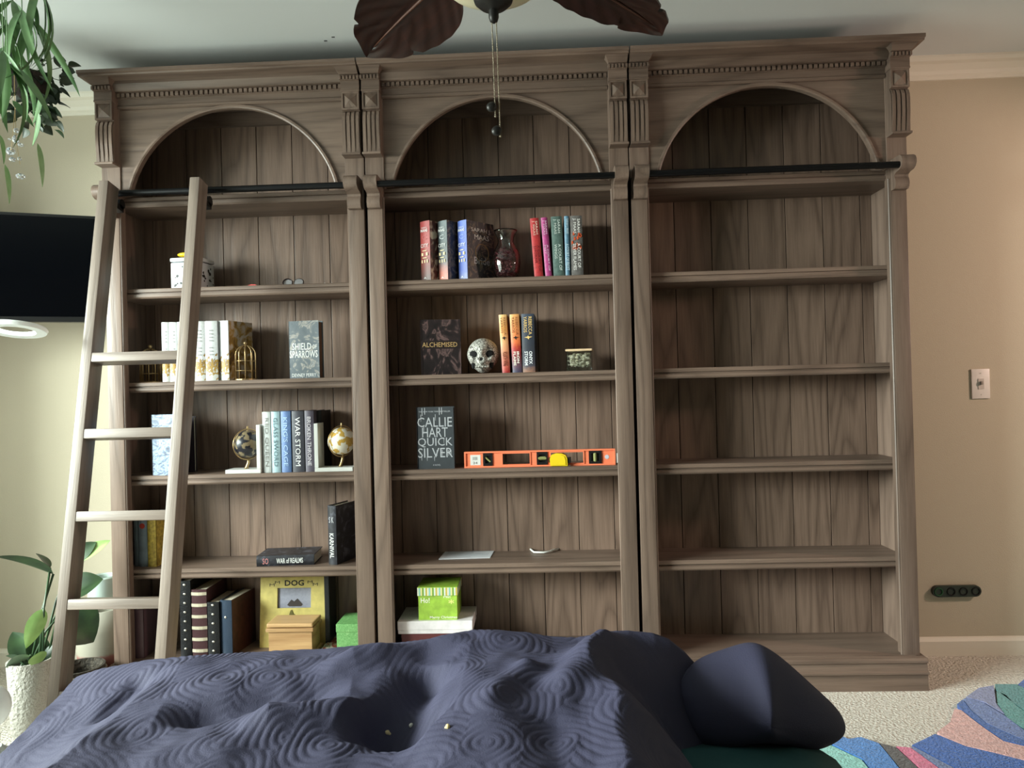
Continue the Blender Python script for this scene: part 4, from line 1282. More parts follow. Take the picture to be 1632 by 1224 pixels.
MB().lathe([(0.050, ZF + 0.056), (0.052, ZF + 0.050), (0.047, ZF + 0.034), (0.034, ZF + 0.022), (0.017, ZF + 0.016), (0.0125, ZF + 0.012), (0.0125, ZF - 0.004), (0.0095, ZF - 0.014), (0.004, ZF - 0.018)], 28).build('finial', BRZ, fan, smooth=True)
BLD = art('mahogany_blade', [(0.3, (26, 12, 9)), (0.5, (38, 18, 13)), (0.7, (50, 25, 18))], 8, stretch=(0.5, 6, 6), rough=.35)
def blade_mesh():
    # leaf with ribs and torn notches, length along +x
    n, m = 44, 16
    L_ = 0.44
    vs, fs = [], []
    for i in range(n + 1):
        u = i / n
        wd = 0.140 * (math.sin(pi * min(1, (u * 0.90 + 0.06)) ** 0.80) ** 0.70) if u < 1 else 0.0
        if u > 0.86: wd *= max(0.0, (1 - u) / 0.14) ** 0.6
        for j in range(-m, m + 1):
            v = j / m
            ww = wd
            for (uc, sgn) in ((0.74, 1), (0.70, -1)):
                if v * sgn > 0: ww *= 1 - 0.22 * max(0, 1 - abs(u - uc) / 0.035)
            y = v * ww
            x = u * L_ + 0.045 * abs(v) ** 1.5
            rib = 0.0016 * math.sin((u - 0.25 * abs(v)) * 42)
            z = -0.03 * u ** 2 - 0.018 * abs(v) ** 2 + rib * min(1, abs(v) * 3) + 0.004 * (1 - min(1, abs(v) * 8))
            vs.append((x, y, z))
    W_ = 2 * m + 1
    nv = len(vs)
    fs = [(i * W_ + j, (i + 1) * W_ + j, (i + 1) * W_ + j + 1, i * W_ + j + 1) for i in range(n) for j in range(2 * m)]
    vs2 = [(x, y, z - 0.007) for x, y, z in vs]
    fs2 = [tuple(nv + k for k in f[::-1]) for f in fs]
    rim = [i * W_ for i in range(n + 1)] + [n * W_ + j for j in range(1, W_)] + [i * W_ + W_ - 1 for i in range(n - 1, -1, -1)] + [j for j in range(W_ - 2, 0, -1)]
    fs3 = [(rim[k], rim[(k + 1) % len(rim)], nv + rim[(k + 1) % len(rim)], nv + rim[k]) for k in range(len(rim))]
    return MB().add(vs + vs2, fs + fs2 + fs3).mesh('blade')
BM_ = blade_mesh()
RIBM = MB().tube([(0.0, 0, -0.006), (0.13, 0, -0.009), (0.26, 0, -0.016), (0.36, 0, -0.026), (0.44, 0, -0.036)], [0.006, 0.005, 0.004, 0.003, 0.002], 8).mesh('midrib')
ARM = MB().tube([(-0.09, 0, -0.005), (-0.04, 0, -0.012), (0.02, 0, -0.01), (0.05, 0, -0.006)], [0.012, 0.010, 0.012, 0.016], 10).mesh('blade_arm')
for k in range(4):
    a = math.radians(130 + 90 * k)
    if k == 3:
        a = math.radians(41)
    bo = mk('blade', BM_, BLD, fan, smooth=True, loc=(0.18 * math.cos(a), 0.18 * math.sin(a), -0.225), rot=Euler((math.radians(12), 0, a)))
    mk('midrib', RIBM, plain('rib_brown', (76, 46, 34), .4), bo, smooth='all')
    mk('blade_arm', ARM, BRZ, bo, smooth='all')
CHN = plain('chain_brass', (170, 160, 140), .3, .8)
for (dx, L_, lb) in ((-0.005, 0.24, 'a'), (0.006, 0.29, 'b')):
    mb = MB()
    nb = int(L_ / 0.0042)
    for i in range(nb):
        mb.ball((dx + 0.003 * i / nb, 0, ZF - 0.01 - i * 0.0042), 0.0019, 6, 4)
    ch = mb.build('pull_chain', CHN, fan, smooth='all')
    ze = ZF - 0.01 - L_
    MB().ball((dx - 0.006, -0.004, ze + 0.022 if lb == 'a' else ze + 0.012), 0.0145, 14, 10, (0.9, 0.6, 0.85)).build('pull_fob', BRZ, ch, smooth='all')
    MB().ball((dx + 0.003, 0, ze), 0.0032, 8, 6).build('chain_end', CHN, ch)

# ------------------------------------------------------------------ television, ring lamp
tr = at(160, 430, 0.17)
TVH = at(100, 336, 0.12).z - at(100, 512, 0.12).z
zc = (at(158, 345, 0.17).z + at(158, 514, 0.17).z) / 2
yaw = math.radians(-22)
tv = empty('television', (tr.x, 0.17, zc), 0, 'black flat screen television on the wall behind the ladder', 'television', rot=(0, 0, 0))
tv.rotation_euler = (0, 0, math.radians(22))
TW = 0.80
h2 = TVH * 0.97 / 2
SCRN = plain('glossy_screen', (4, 5, 8), .1, spec=.14)
BZ = plain('bezel_black', (14, 14, 15), .35)
MB().box(-TW, 0, 0.0, 0.04, -h2, h2, .004).build('case', BZ, tv)
MB().box(-TW + .012, -.012, -0.0015, 0.0, -h2 + .022, h2 - .012).build('screen', SCRN, tv)
f = MB().box(-TW, 0, -0.004, 0, -h2, -h2 + .02).box(-TW, 0, -0.004, 0, h2 - .010, h2).box(-TW, -TW + .010, -0.004, 0, -h2 + .02, h2 - .01).box(-.010, 0, -0.004, 0, -h2 + .02, h2 - .01)
f.build('bezel', BZ, tv)
MB().box(-TW * .62, -TW * .38, 0.04, 0.06, -.1, .1).tube([(-TW * .5, .06, 0), (-TW * .42, .16, 0), (-TW * .36, .26, 0)], .018).build('wall_mount', BZ, tv)

rc = at(26, 524, -0.35)
rl = empty('ring_lamp', (rc.x, -0.35, rc.z), 0, 'white ring lamp in front of the television', 'lamp', rot=(-0.20, -0.03, 0))
RW = plain('lamp_white', (236, 240, 240), .35)
RR = 0.076
MB().lathe([(RR - .016, .006), (RR + .016, .006), (RR + .020, 0), (RR + .016, -.010), (RR - .016, -.010), (RR - .018, 0), (RR - .016, .006)], 56, cap=False).build('ring', RW, rl, smooth=True)
em, nt, b = newmat('led_strip')
b.inputs['Base Color'].default_value = (1, 1, 1, 1)
b.inputs['Emission Color'].default_value = (0.86, 0.95, 1, 1)
b.inputs['Emission Strength'].default_value = 1.6
MB().lathe([(RR - .0184, .004), (RR - .0186, -.008)], 56, cap=False).build('led_strip', em, rl, smooth='all')
MB().tube([(-RR - .01, 0, -0.004), (-RR - .10, .01, -0.01), (-RR - .16, .01, -.06), (-RR - .17, 0, -.4), (-RR - .17, -.02, -rc.z + .02)], .006, 10).build('stem', RW, rl, smooth='all')
MB().lathe([(.09, 0), (.09, .012), (.02, .02)], 28).build('foot', RW, rl, loc=(-RR - .17, -.02 + .16 * 0, -rc.z + .012))

# ------------------------------------------------------------------ plants
def leaf_mesh(name, L_, W_, droop, fold=0.25, n=10, tipcurl=0.0, prof=0.75):
    vs, fs = [], []
    for i in range(n + 1):
        u = i / n
        wd = W_ / 2 * (math.sin(pi * u ** prof) ** 0.8 if 0 < u < 1 else 0.02)
        ang = droop * u
        x = L_ * (math.sin(ang) / droop if abs(droop) > 1e-3 else u)
        z = -L_ * ((1 - math.cos(ang)) / droop if abs(droop) > 1e-3 else 0)
        for v in (-1, -0.5, 0, 0.5, 1):
            vs.append((x, v * wd, z + abs(v) * wd * fold))
    for i in range(n):
        for j in range(4):
            a = i * 5 + j
            fs.append((a, a + 5, a + 6, a + 1))
    nv = len(vs)
    vs2 = [(x, y, z - 0.0008) for x, y, z in vs]
    fs2 = [tuple(nv + k for k in f[::-1]) for f in fs]
    return MB().add(vs + vs2, fs + fs2).mesh(name)
def leafmat(name, c1, c2):
    if name in MATS: return MATS[name]
    m, nt, b = newmat(name)
    tc = nt.nodes.new('ShaderNodeTexCoord')
    n = nt.nodes.new('ShaderNodeTexNoise'); n.inputs['Scale'].default_value = 14; n.inputs['Detail'].default_value = 3
    nt.links.new(tc.outputs['Object'], n.inputs['Vector'])
    r = nt.nodes.new('ShaderNodeValToRGB')
    r.color_ramp.elements[0].position = .35; r.color_ramp.elements[0].color = lin(c1)
    r.color_ramp.elements[1].position = .65; r.color_ramp.elements[1].color = lin(c2)
    nt.links.new(n.outputs['Fac'], r.inputs['Fac'])
    nt.links.new(r.outputs['Color'], b.inputs['Base Color'])
    b.inputs['Roughness'].default_value = .45
    b.inputs['Subsurface Weight'].default_value = 0.0
    b.inputs['Transmission Weight'].default_value = 0.0
    MATS[name] = m
    return m
LG = leafmat('spider_leaf', (70, 104, 62), (104, 138, 88))
LP = leafmat('pale_spider_leaf', (128, 164, 110), (160, 190, 140))
LD = leafmat('dark_ivy_leaf', (22, 36, 22), (40, 60, 34))
LB = leafmat('deep_leaf', (30, 48, 28), (52, 78, 42))
TERR = plain('hanging_pot_white', (206, 206, 196), .5)
def orient(o, pos, d, roll=0.0):
    """x axis of the leaf along d"""
    d = Vector(d).normalized()
    o.location = pos
    q = d.to_track_quat('X', 'Z')
    o.rotation_mode = 'QUATERNION'
    from mathutils import Quaternion
    o.rotation_quaternion = q @ Quaternion((1, 0, 0), roll)

# hanging spider plant, near the window
hp0 = at(18, -70, -0.75)
hp = empty('hanging_spider_plant', (hp0.x, -0.75, hp0.z), 0, 'trailing light green spider plant hanging from the ceiling', 'plant')
MB().lathe([(.06, -.05), (.085, .03), (.092, .05), (.085, .05), (.08, .03), (.02, .03)], 28).build('pot', TERR, hp, smooth=True)
for k in range(3):
    a = 2 * pi * k / 3 + .4
    MB().tube([(.088 * math.cos(a), .088 * math.sin(a), .05), (0, 0, CEIL - hp0.z - .01)], .0015, 6).build('hanger_cord', TERR, hp)
SL = [leaf_mesh('strap_leaf%d' % i, L_, W_, dr, prof=pf) for i, (L_, W_, dr, pf) in enumerate(((.26, .022, 1.2, .6), (.20, .026, .9, .7), (.30, .020, 1.7, .55), (.16, .022, .5, .8)))]
rr = random.Random(11)
# arching runners that end in plantlets, at spots seen in the photograph
spots = [(8, 40), (22, 70), (35, 15), (50, 30), (12, 100), (62, -20), (5, 80), (20, 0)]
for (px, py) in spots:
    Yq = -0.75 + rr.uniform(-.1, .12)
    p = at(px, py, Yq) - Vector(hp.location)
    MB().tube([(0, 0, .04), (p.x * .6, p.y * .6, .05), (p.x, p.y, min(.02, p.z * .4)), (p.x, p.y, p.z)], .0014, 6).build('runner', LG, hp, smooth='all')
    for q in range(4):
        o = mk('leaf', SL[rr.randrange(4)], None, hp, smooth='all')
        if not o.data.materials: o.data.materials.append(LG)
        a = rr.uniform(0, 2 * pi)
        orient(o, p, (math.cos(a) * .55, math.sin(a) * .55, rr.uniform(-1.1, -.3)), rr.uniform(-.6, .6))
for (x0, y0, x1, y1) in ((62, 180, 58, 235), (60, 228, 75, 298), (8, 262, 22, 325), (0, 215, 12, 262), (20, 160, 55, 200), (65, 150, 58, 200), (70, 0, 78, 72), (52, 0, 66, 55), (0, 20, 28, 95)):
    p, q = at(x0, y0, -.72), at(x1, y1, -.70)
    L_ = (q - p).length
    me = leaf_mesh('long_leaf', L_, .020, .25, prof=.7)
    o = mk('leaf', me, LP if y0 > 200 else LG, hp, smooth='all')
    orient(o, p - Vector(hp.location), q - p, 1.2)
# dark ivy behind it
iv0 = at(45, 135, -0.25)
iv = empty('hanging_ivy', (iv0.x, -0.25, iv0.z), 0, 'dark leaved ivy in a basket hanging behind the spider plant', 'plant')
MB().lathe([(.03, -.05), (.06, -.02), (.068, .03), (.062, .03), (.05, 0)], 22).build('basket', plain('dark_wicker', (40, 32, 26), .8, bump=.5, bscale=120), iv, smooth=True)
for k in range(3):
    a = 2 * pi * k / 3
    MB().tube([(.066 * math.cos(a), .066 * math.sin(a), .03), (0, 0, CEIL - iv0.z - .01)], .0014, 6).build('hanger_cord', plain('dark_cord', (60, 52, 44), .8), iv)
IV = leaf_mesh('ivy_leaf', .045, .038, .5, prof=.55)
IV.materials.append(LD)
for k in range(120):
    a = rr.uniform(0, 2 * pi)
    r = rr.uniform(.02, .125)
    z = rr.uniform(-.12, .09) - r * .15
    o = mk('leaf', IV, None, iv, smooth='all')
    orient(o, (r * math.cos(a), r * .8 * math.sin(a), z), (math.cos(a), math.sin(a), rr.uniform(-.9, .3)), rr.uniform(-1, 1))
for (px, py) in ((108, 105), (95, 128), (76, 172), (85, 92), (56, 195)):
    p = at(px, py, -.25) - Vector(iv.location)
    MB().tube([(0, 0, 0), (p.x * .6, p.y, p.z * .5 + .02), tuple(p)], .0012, 6).build('vine', LD, iv, smooth='all')
    for q in range(2):
        o = mk('leaf', IV, None, iv, smooth='all')
        orient(o, p, (rr.uniform(.2, 1), rr.uniform(-.5, .5), rr.uniform(-1, .2)), rr.uniform(-1, 1))

# crystal suncatcher
CRY = plain('crystal', (240, 244, 250), .02, trans=.9, ior=1.6)
sc_ = empty('crystal_suncatcher', tuple(at(24, 175, -.62)), 0, 'crystal drop suncatcher hanging below the spider plant', 'suncatcher')
base = Vector(sc_.location)
MB().tube([(0, 0, 0), at(26, 225, -.62) - base, at(32, 262, -.62) - base], .0008, 5).tube([(0, 0, 0), at(18, 240, -.62) - base], .0008, 5).tube([(0, 0, 0), (0, 0, CEIL - base.z - .005)], .0008, 5).build('wire', GOLD, sc_)
for (px, py, r, sz) in ((26, 208, .008, 1), (25, 222, .010, 1.3), (33, 231, .009, .6), (17, 241, .013, 1), (20, 254, .010, .7), (31, 253, .006, 1), (33, 281, .014, .62), (15, 222, .005, .5)):
    p = at(px, py, -.62) - base
    MB().ball(tuple(p), r, 8, 5, (1, 1, sz)).build('crystal_drop', CRY, sc_)

# floor plants behind the ladder
def pot(name, label, loc, prof, mat, soil=True):
    R_ = empty(name, loc, 0, label, 'plant')
    MB().lathe(prof, 36).build('pot', mat, R_, smooth=True)
    return R_
WPOT = plain('textured_white_pot', (178, 174, 165), .8, bump=.9, bscale=90)
pc = at(50, 1120, -.32)
fp = pot('potted_peace_lily', 'broad leaved plant in a rough white pot, left of the ladder', (pc.x, -.32, 0), [(.05, 0), (.062, .02), (.070, .22), (.073, .27), (.066, .27), (.062, .24), (.01, .24)], WPOT)
BL = []
for i, (L_, W_, dr) in enumerate(((.26, .085, .9), (.20, .075, .6), (.16, .06, 1.2))):
    BL.append(leaf_mesh('broad_leaf%d' % i, L_, W_, dr, fold=.2, prof=.8))
def big_leaf(R_, p, q, W_, mat, roll=0., droop=.35):
    o = mk('leaf', leaf_mesh('broad_leaf', (q - p).length, W_, droop, fold=.22, prof=.8), mat, R_, smooth='all')
    orient(o, p - Vector(R_.location), q - p, roll)
    return o
LBd = leafmat('dark_green_leaf', (34, 54, 36), (58, 84, 50))  # the darker green of the broad leaves and their stalks
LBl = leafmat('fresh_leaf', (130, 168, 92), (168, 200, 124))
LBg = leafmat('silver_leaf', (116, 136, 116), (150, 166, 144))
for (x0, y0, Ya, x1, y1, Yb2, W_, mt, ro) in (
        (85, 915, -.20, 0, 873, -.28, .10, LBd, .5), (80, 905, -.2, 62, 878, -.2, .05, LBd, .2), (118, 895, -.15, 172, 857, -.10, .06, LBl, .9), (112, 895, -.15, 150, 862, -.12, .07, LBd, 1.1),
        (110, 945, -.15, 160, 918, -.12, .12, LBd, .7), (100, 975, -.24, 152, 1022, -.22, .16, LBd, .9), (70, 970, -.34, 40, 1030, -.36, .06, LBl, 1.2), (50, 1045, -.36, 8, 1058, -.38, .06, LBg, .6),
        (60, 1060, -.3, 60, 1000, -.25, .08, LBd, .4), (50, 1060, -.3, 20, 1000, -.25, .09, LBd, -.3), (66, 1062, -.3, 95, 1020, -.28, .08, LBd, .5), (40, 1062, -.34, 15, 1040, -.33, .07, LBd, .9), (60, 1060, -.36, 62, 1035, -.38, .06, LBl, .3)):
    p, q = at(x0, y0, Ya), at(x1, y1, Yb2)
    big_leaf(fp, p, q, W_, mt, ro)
    b0 = Vector(fp.location) + Vector((rr.uniform(-.04, .04), rr.uniform(-.04, .04), .24))
    mid = (b0 + p) / 2 + Vector((0, 0, .03))
    if (p - b0).length > .04:
        MB().tube([b0 - Vector(fp.location), mid - Vector(fp.location), p - Vector(fp.location)], .004, 6).build('stalk', LBd, fp, smooth='all')

# cream vase with terracotta base, glass jar on top
vb = at(160, 1050, .06)
VCR = bands('cream_terracotta', [(0, (120, 78, 66)), (.34, (134, 84, 74)), (.42, (150, 96, 90)), (.46, (160, 155, 140)), (1, (170, 166, 152))], height=.34, noise=.015, rough=.7)
big = empty('floor_vase', (vb.x - .015, .10, 0), 0, 'tall cream floor vase with a terracotta foot, left of the bookcase', 'vase')
MB().lathe([(.06, 0), (.078, .02), (.092, .14), (.102, .24), (.105, .33), (.098, .33), (.09, .25)], 36, cap=True).build('body', VCR, big, smooth='all')
gj = at(168, 1000, .10)
MB().lathe([(.05, 0), (.058, .02), (.058, .12), (.05, .125), (.045, .12), (.045, .02)], 28).build('glass_jar', plain('aqua_glass', (196, 212, 206), .25, trans=.2), None, smooth=True, loc=(vb.x - .005, .10, .331), label='pale aqua glass jar standing in the cream floor vase', cat='jar')
# dark baskets/greenery low behind ladder
bp_ = at(120, 1035, -.12)
bs = empty('woven_basket', (bp_.x, -.10, 0), 0, 'dark woven basket on the carpet between ladder and vase', 'basket')
MB().lathe([(.07, 0), (.085, .05), (.09, .16), (.08, .16), (.075, .05), (.01, .03)], 26).build('body', plain('dark_basket', (62, 56, 48), .8, var=.3, vscale=70, bump=.8, bscale=90), bs, smooth=True)
for k in range(3):
    MB().torus((0, 0, .05 + .045 * k), .0885 + .002 * (k == 2), .005, 28, 6).build('woven_band', plain('basket_band', (120, 114, 104), .7, var=.4, vscale=120), bs, smooth='all')

# white rounded humidifier at the lower left edge, pale column behind it
hm = atz(-26, 1122, .33)
hu = empty('humidifier', (at(-20, 1128, -.92).x, -.92, 0), 0, 'glossy white rounded humidifier at the lower left edge', 'humidifier')
zh_ = at(-20, 1128, -.92).z
MB().lathe([(.05, 0), (.062, .01), (.062, zh_ * .62), (.03, zh_ * .7)], 32).build('base', plain('humidifier_grey', (190, 200, 200), .4), hu, smooth=True)
MB().ball((0, 0, zh_), .052, 30, 18, (1.05, 1.05, 1.15)).build('tank', plain('humidifier_white', (240, 246, 248), .25), hu, smooth='all')
cp = at(-40, 1040, -.62)
MB().lathe([(.055, 0), (.06, .01), (.058, cp.z + .09), (.05, cp.z + .10)], 30).build('tall_vase', plain('sage_glaze', (150, 164, 154), .35), None, smooth=True, loc=(cp.x, -.62, 0), label='tall sage green vase at the left edge behind the humidifier', cat='vase')

# ------------------------------------------------------------------ wall fittings
a, b = at(1546.5, 588.5, YW), at(1577, 635, YW)
sw = empty('light_switch', ((a.x + b.x) / 2, YW, (a.z + b.z) / 2), 0, 'white light switch plate on the wall right of the bookcases', 'switch')
SWM = plain('switch_white', (226, 220, 214), .4)
hw_, hz_ = (b.x - a.x) / 2, (a.z - b.z) / 2
MB().box(-hw_, hw_, -.007, 0, -hz_, hz_, .003).build('plate', SWM, sw, smooth=True)
MB().box(-.012, .012, -.009, -.006, -.022, .022).build('rocker_surround', plain('surround_grey', (196, 188, 180), .5), sw)  # warm grey surround, a little darker than the plate
MB().box(-.0045, .0045, -.018, -.008, -.003, .011, .001).build('toggle', plain('toggle_grey', (150, 140, 132), .5), sw)
for s in (-1, 1):
    MB().lathe([(.0025, -.0005), (.0025, .0005)], 10).build('screw', SIL, sw, loc=(0, -.0075, s * hz_ * .72), rot=(pi / 2, 0, 0))
a, b = at(1483, 931.5, YW), at(1560.5, 950, YW)
ol = empty('wall_socket_strip', ((a.x + b.x) / 2, YW, (a.z + b.z) / 2), 0, 'dark green rounded socket strip low on the wall', 'socket strip', rot=(0, .0, 0))
hw_, hz_ = (b.x - a.x) / 2, .0235
n = 12
poly = [(hw_ - hz_ + hz_ * math.cos(-pi / 2 + pi * i / n), hz_ * math.sin(-pi / 2 + pi * i / n)) for i in range(n + 1)] + [(-hw_ + hz_ - hz_ * math.cos(-pi / 2 + pi * i / n), -hz_ * math.sin(-pi / 2 + pi * i / n)) for i in range(n + 1)]
MB().prism(poly, -.018, 0, 'y').build('housing', plain('dark_green_plastic', (44, 52, 44), .4), ol)
for k in range(4):
    x = -hw_ + hz_ + k * (2 * hw_ - 2 * hz_) / 3
    MB().lathe([(.0175, -.002), (.0175, .003), (.014, .003), (.013, -.001)], 22).build('socket', plain('socket_green', (40, 86, 52), .4) if k == 0 else plain('socket_black', (26, 26, 26), .4), ol, loc=(x, -.0185, 0), rot=(pi / 2, 0, 0))
# tiny ceiling marks
for (px, py, lb) in ((519, 65, 'short dark scuff mark on the ceiling, left one'), (531, 59, 'short dark scuff mark on the ceiling, right one')):
    p = atz(px, py, CEIL)
    MB().box(-.006, .006, -.003, .003, -.001, .0, 0).build('ceiling_anchor', INKK, None, loc=(p.x, p.y, CEIL), label=lb, cat='ceiling mark', group='ceiling marks')

# ------------------------------------------------------------------ rug
RUGP = [
 ('cobalt', (52, 88, 160), [(1621, 1097), (1632, 1087), (1700, 1060), (1720, 1085), (1632, 1101)]),
 ('teal', (74, 128, 130), [(1585, 1095), (1620, 1095), (1632, 1101), (1720, 1085), (1720, 1150), (1632, 1137), (1609, 1121), (1587, 1104)]),
 ('lavender', (124, 128, 164), [(1539, 1116), (1560, 1101), (1584, 1097), (1588, 1126), (1601, 1143), (1567, 1123)]),
 ('sea', (80, 138, 136), [(1588, 1106), (1602, 1112), (1620, 1130), (1632, 1138), (1720, 1151), (1720, 1180), (1632, 1167), (1606, 1150), (1589, 1126)]),
 ('periwinkle', (98, 116, 168), [(1535, 1119), (1540, 1117), (1567, 1125), (1602, 1146), (1632, 1169), (1720, 1181), (1720, 1210), (1632, 1185), (1602, 1172), (1572, 1158), (1548, 1137)]),
 ('blue', (50, 88, 158), [(1525, 1127), (1534, 1120), (1548, 1138), (1572, 1159), (1602, 1173), (1632, 1186), (1720, 1211), (1720, 1225), (1632, 1194), (1600, 1186), (1572, 1167), (1548, 1149), (1532, 1136)]),
 ('pink', (206, 160, 156), [(1521, 1134), (1532, 1137), (1548, 1150), (1572, 1168), (1600, 1187), (1632, 1195), (1720, 1226), (1720, 1250), (1632, 1217), (1590, 1206), (1539, 1194), (1500, 1178), (1493, 1172), (1514, 1156)]),
 ('royal', (48, 92, 170), [(1490, 1175), (1500, 1179), (1539, 1195), (1590, 1207), (1632, 1218), (1720, 1252), (1720, 1300), (1560, 1250), (1470, 1202), (1453, 1193)]),
 ('slate', (104, 118, 160), [(1453, 1194), (1470, 1203), (1560, 1251), (1720, 1301), (1640, 1310), (1500, 1232), (1452, 1197)]),
 ('rose', (212, 112, 144), [(1428, 1195), (1451, 1197), (1500, 1233), (1640, 1311), (1560, 1310), (1470, 1235)]),
 ('umber', (80, 72, 72), [(1402, 1190), (1427, 1196), (1469, 1235), (1558, 1310), (1500, 1310), (1436, 1232)]),
 ('azure', (70, 126, 196), [(1310, 1184), (1333, 1175), (1352, 1183), (1372, 1180), (1401, 1190), (1435, 1232), (1498, 1310), (1440, 1300), (1375, 1216)]),
 ('mint', (140, 200, 192), [(1290, 1194), (1309, 1186), (1374, 1217), (1438, 1300), (1360, 1290), (1310, 1230)]),
]
rp = [atz(x, y, 0.0) for x, y in [(1452, 1193)]]
rug = empty('wool_rug', (1.45, -0.55, 0), 0, 'colourful wavy banded wool rug of blue, teal and pink', 'rug')
o0 = Vector(rug.location)
for nm, c, pl in RUGP:
    pts = [atz(x, y, 0.004) - o0 for x, y in pl]
    cen = sum(pts, Vector()) / len(pts)
    pts = [p + (cen - p).normalized() * 0.0015 for p in pts]
    MB().prism([(p.x, p.y) for p in pts], 0.001, 0.016, 'z').build('pile_section', plain('rug_' + nm, c, .95, var=.10, vscale=60, bump=.6, bscale=160, sheen=.2), rug)
allp = [atz(x, y, 0.0) - o0 for _, _, pl in RUGP for x, y in pl]

# ------------------------------------------------------------------ bed
bed = empty('bed', (-0.1, -2.2, 0), 0, 'bed with dark teal sheets under the navy quilt', 'bed')
TEAL = plain('teal_sheet', (36, 74, 78), .8, var=.08, vscale=6, bump=.15, bscale=30)
MB().box(-.66, .80, -1.2, .84, .10, .50, .09).build('mattress', TEAL, bed, smooth='all')
for sx in (-1, 1):
    for sy in (-1, 1):
        MB().lathe([(.025, 0), (.032, .10)], 16).build('leg', plain('dark_bed_leg', (40, 30, 26), .5), bed, loc=(.02 + sx * .6, -.17 + sy * .9, 0))

CONT = [(-60, 1215), (0, 1160), (50, 1117), (100, 1090), (160, 1070), (230, 1057), (300, 1050), (380, 1045), (450, 1041), (520, 1038), (580, 1032), (640, 1028), (690, 1022), (725, 1014), (755, 1008), (800, 1009), (840, 1012), (880, 1019), (920, 1020), (960, 1013), (1000, 1010), (1040, 1013), (1065, 1022), (1090, 1042), (1120, 1075), (1150, 1112), (1175, 1150), (1195, 1190)]
YE = -1.30
cp_ = [at(x, y - 5, YE) for x, y in CONT]
CXs = np.array([p.x for p in cp_])
CZs = np.array([p.z for p in cp_])
def fbm(X, Y, seed, sc):
    r_ = np.random.RandomState(seed)
    out = np.zeros_like(X)
    for k in range(7):
        a = r_.uniform(0, 2 * pi)
        f_ = sc * r_.uniform(.6, 1.7)
        out += np.sin(f_ * (X * math.cos(a) + Y * math.sin(a)) + r_.uniform(0, 6.28) + 1.3 * np.sin(f_ * .6 * (X * math.sin(a) - Y * math.cos(a)) + r_.uniform(0, 6)))
    return out / 7
NX, NY = 620, 420
gx_ = np.linspace(-.86, .60, NX)
gy_ = np.linspace(-2.35, -1.10, NY)
X, Y = np.meshgrid(gx_, gy_)
ridge = np.interp(gx_, CXs, CZs)[None, :] * np.ones_like(X)
near = np.clip((YE - Y) / .9, 0, 1) * (1 - np.clip((X - .20) / .16, 0, 1))
# towards the viewer the quilt sinks from its crest onto the bed
flat = .555 + 0 * X
sside = np.clip((np.abs(X + .1) - .52) / .2, 0, 1)
Z = ridge * (1 - near ** 1.3 * .55) + flat * near ** 1.3 * .55 - sside * near * .25
cr_ = np.clip((X - (.245 + .014 * np.sin(14 * Y) + .01 * np.sin(31 * Y + 1))) / .20, 0, 1)
Z = Z - cr_ ** 1.4 * (1.6 - .6 * cr_) * np.clip((YE - .015 - Y) / .13, 0, 1) * .20
amp = np.clip((YE - Y) / .08, 0, 1) * (1 - .5 * np.clip((X - .26) / .2, 0, 1))
folds = .026 * fbm(X, Y, 5, 8) + .018 * fbm(X, Y, 9, 17) + .007 * fbm(X, Y, 13, 38) + .003 * fbm(X, Y, 14, 80)
def crease(x0, y0, x1, y1, wdt, dep):
    """long fold running between two spots of the quilt"""
    d = np.array([x1 - x0, y1 - y0]); L_ = np.hypot(*d); d /= L_
    u = ((X - x0) * d[0] + (Y - y0) * d[1]) / L_
    v = -(X - x0) * d[1] + (Y - y0) * d[0]
    return dep * np.exp(-(v / wdt) ** 2) * np.clip(u * 5, 0, 1) * np.clip((1 - u) * 5, 0, 1)
def S(px, py):
    p = atz(px, py, .58)
    return (p.x, p.y)
for (a, b, wdt, dep) in (((480, 1130), (860, 1060), .035, .030), ((560, 1180), (700, 1215), .05, -.055), ((250, 1180), (560, 1150), .03, -.030), ((700, 1120), (600, 1200), .045, -.04),
                         ((870, 1224), (1010, 1040), .05, .045), ((760, 1100), (740, 1030), .022, -.028), ((380, 1205), (620, 1175), .03, .026), ((760, 1224), (860, 1130), .03, .022), ((150, 1160), (240, 1100), .03, -.02)):
    folds += crease(*S(*a), *S(*b), wdt, dep)
Z = Z + folds * amp
# far hem drops over the foot of the bed
over = np.clip((Y - YE) / (gy_[-1] - YE), 0, 1)
Z = Z * (1 - over ** .8) + .10 * over ** .8
# quilted scrolls: spiral channels round scattered centres
rs = np.random.RandomState(2)
cent = []
for i in range(17):
    for j in range(15):
        cent.append((-.95 + .095 * i + rs.uniform(-.03, .03) + .047 * (j % 2), -2.4 + .095 * j + rs.uniform(-.03, .03)))
cent = np.array(cent)
Xw = X + .016 * fbm(X, Y, 21, 26)
Yw = Y + .016 * fbm(X, Y, 22, 26)
D1 = np.full(X.shape, 9.); TH = np.zeros_like(X); SG = np.zeros_like(X)
keep = rs.uniform(0, 1, len(cent)) > .42
PD = np.zeros_like(X)
for k, (cx_, cy_) in enumerate(cent):
    if not keep[k]: continue
    dx, dy = Xw - cx_, Yw - cy_
    dd = np.hypot(dx, dy)
    sa = rs.uniform(0, 6.28)
    so = (0.0, 0.0, .07, .12)[k % 4]
    pd = np.hypot(dx - so * math.cos(sa), dy - so * math.sin(sa))
    mk_ = dd < D1
    D1 = np.where(mk_, dd, D1)
    TH = np.where(mk_, np.arctan2(dy, dx), TH)
    SG = np.where(mk_, (1 if k % 3 else -1) if so == 0 else 0, SG)
    PD = np.where(mk_, pd, PD)
ph_ = 2 * pi * PD / .0140 + SG * TH
Q = np.abs(np.sin(ph_ / 2))
qm_ = np.clip(.62 + .75 * fbm(X, Y, 31, 9), .12, 1)
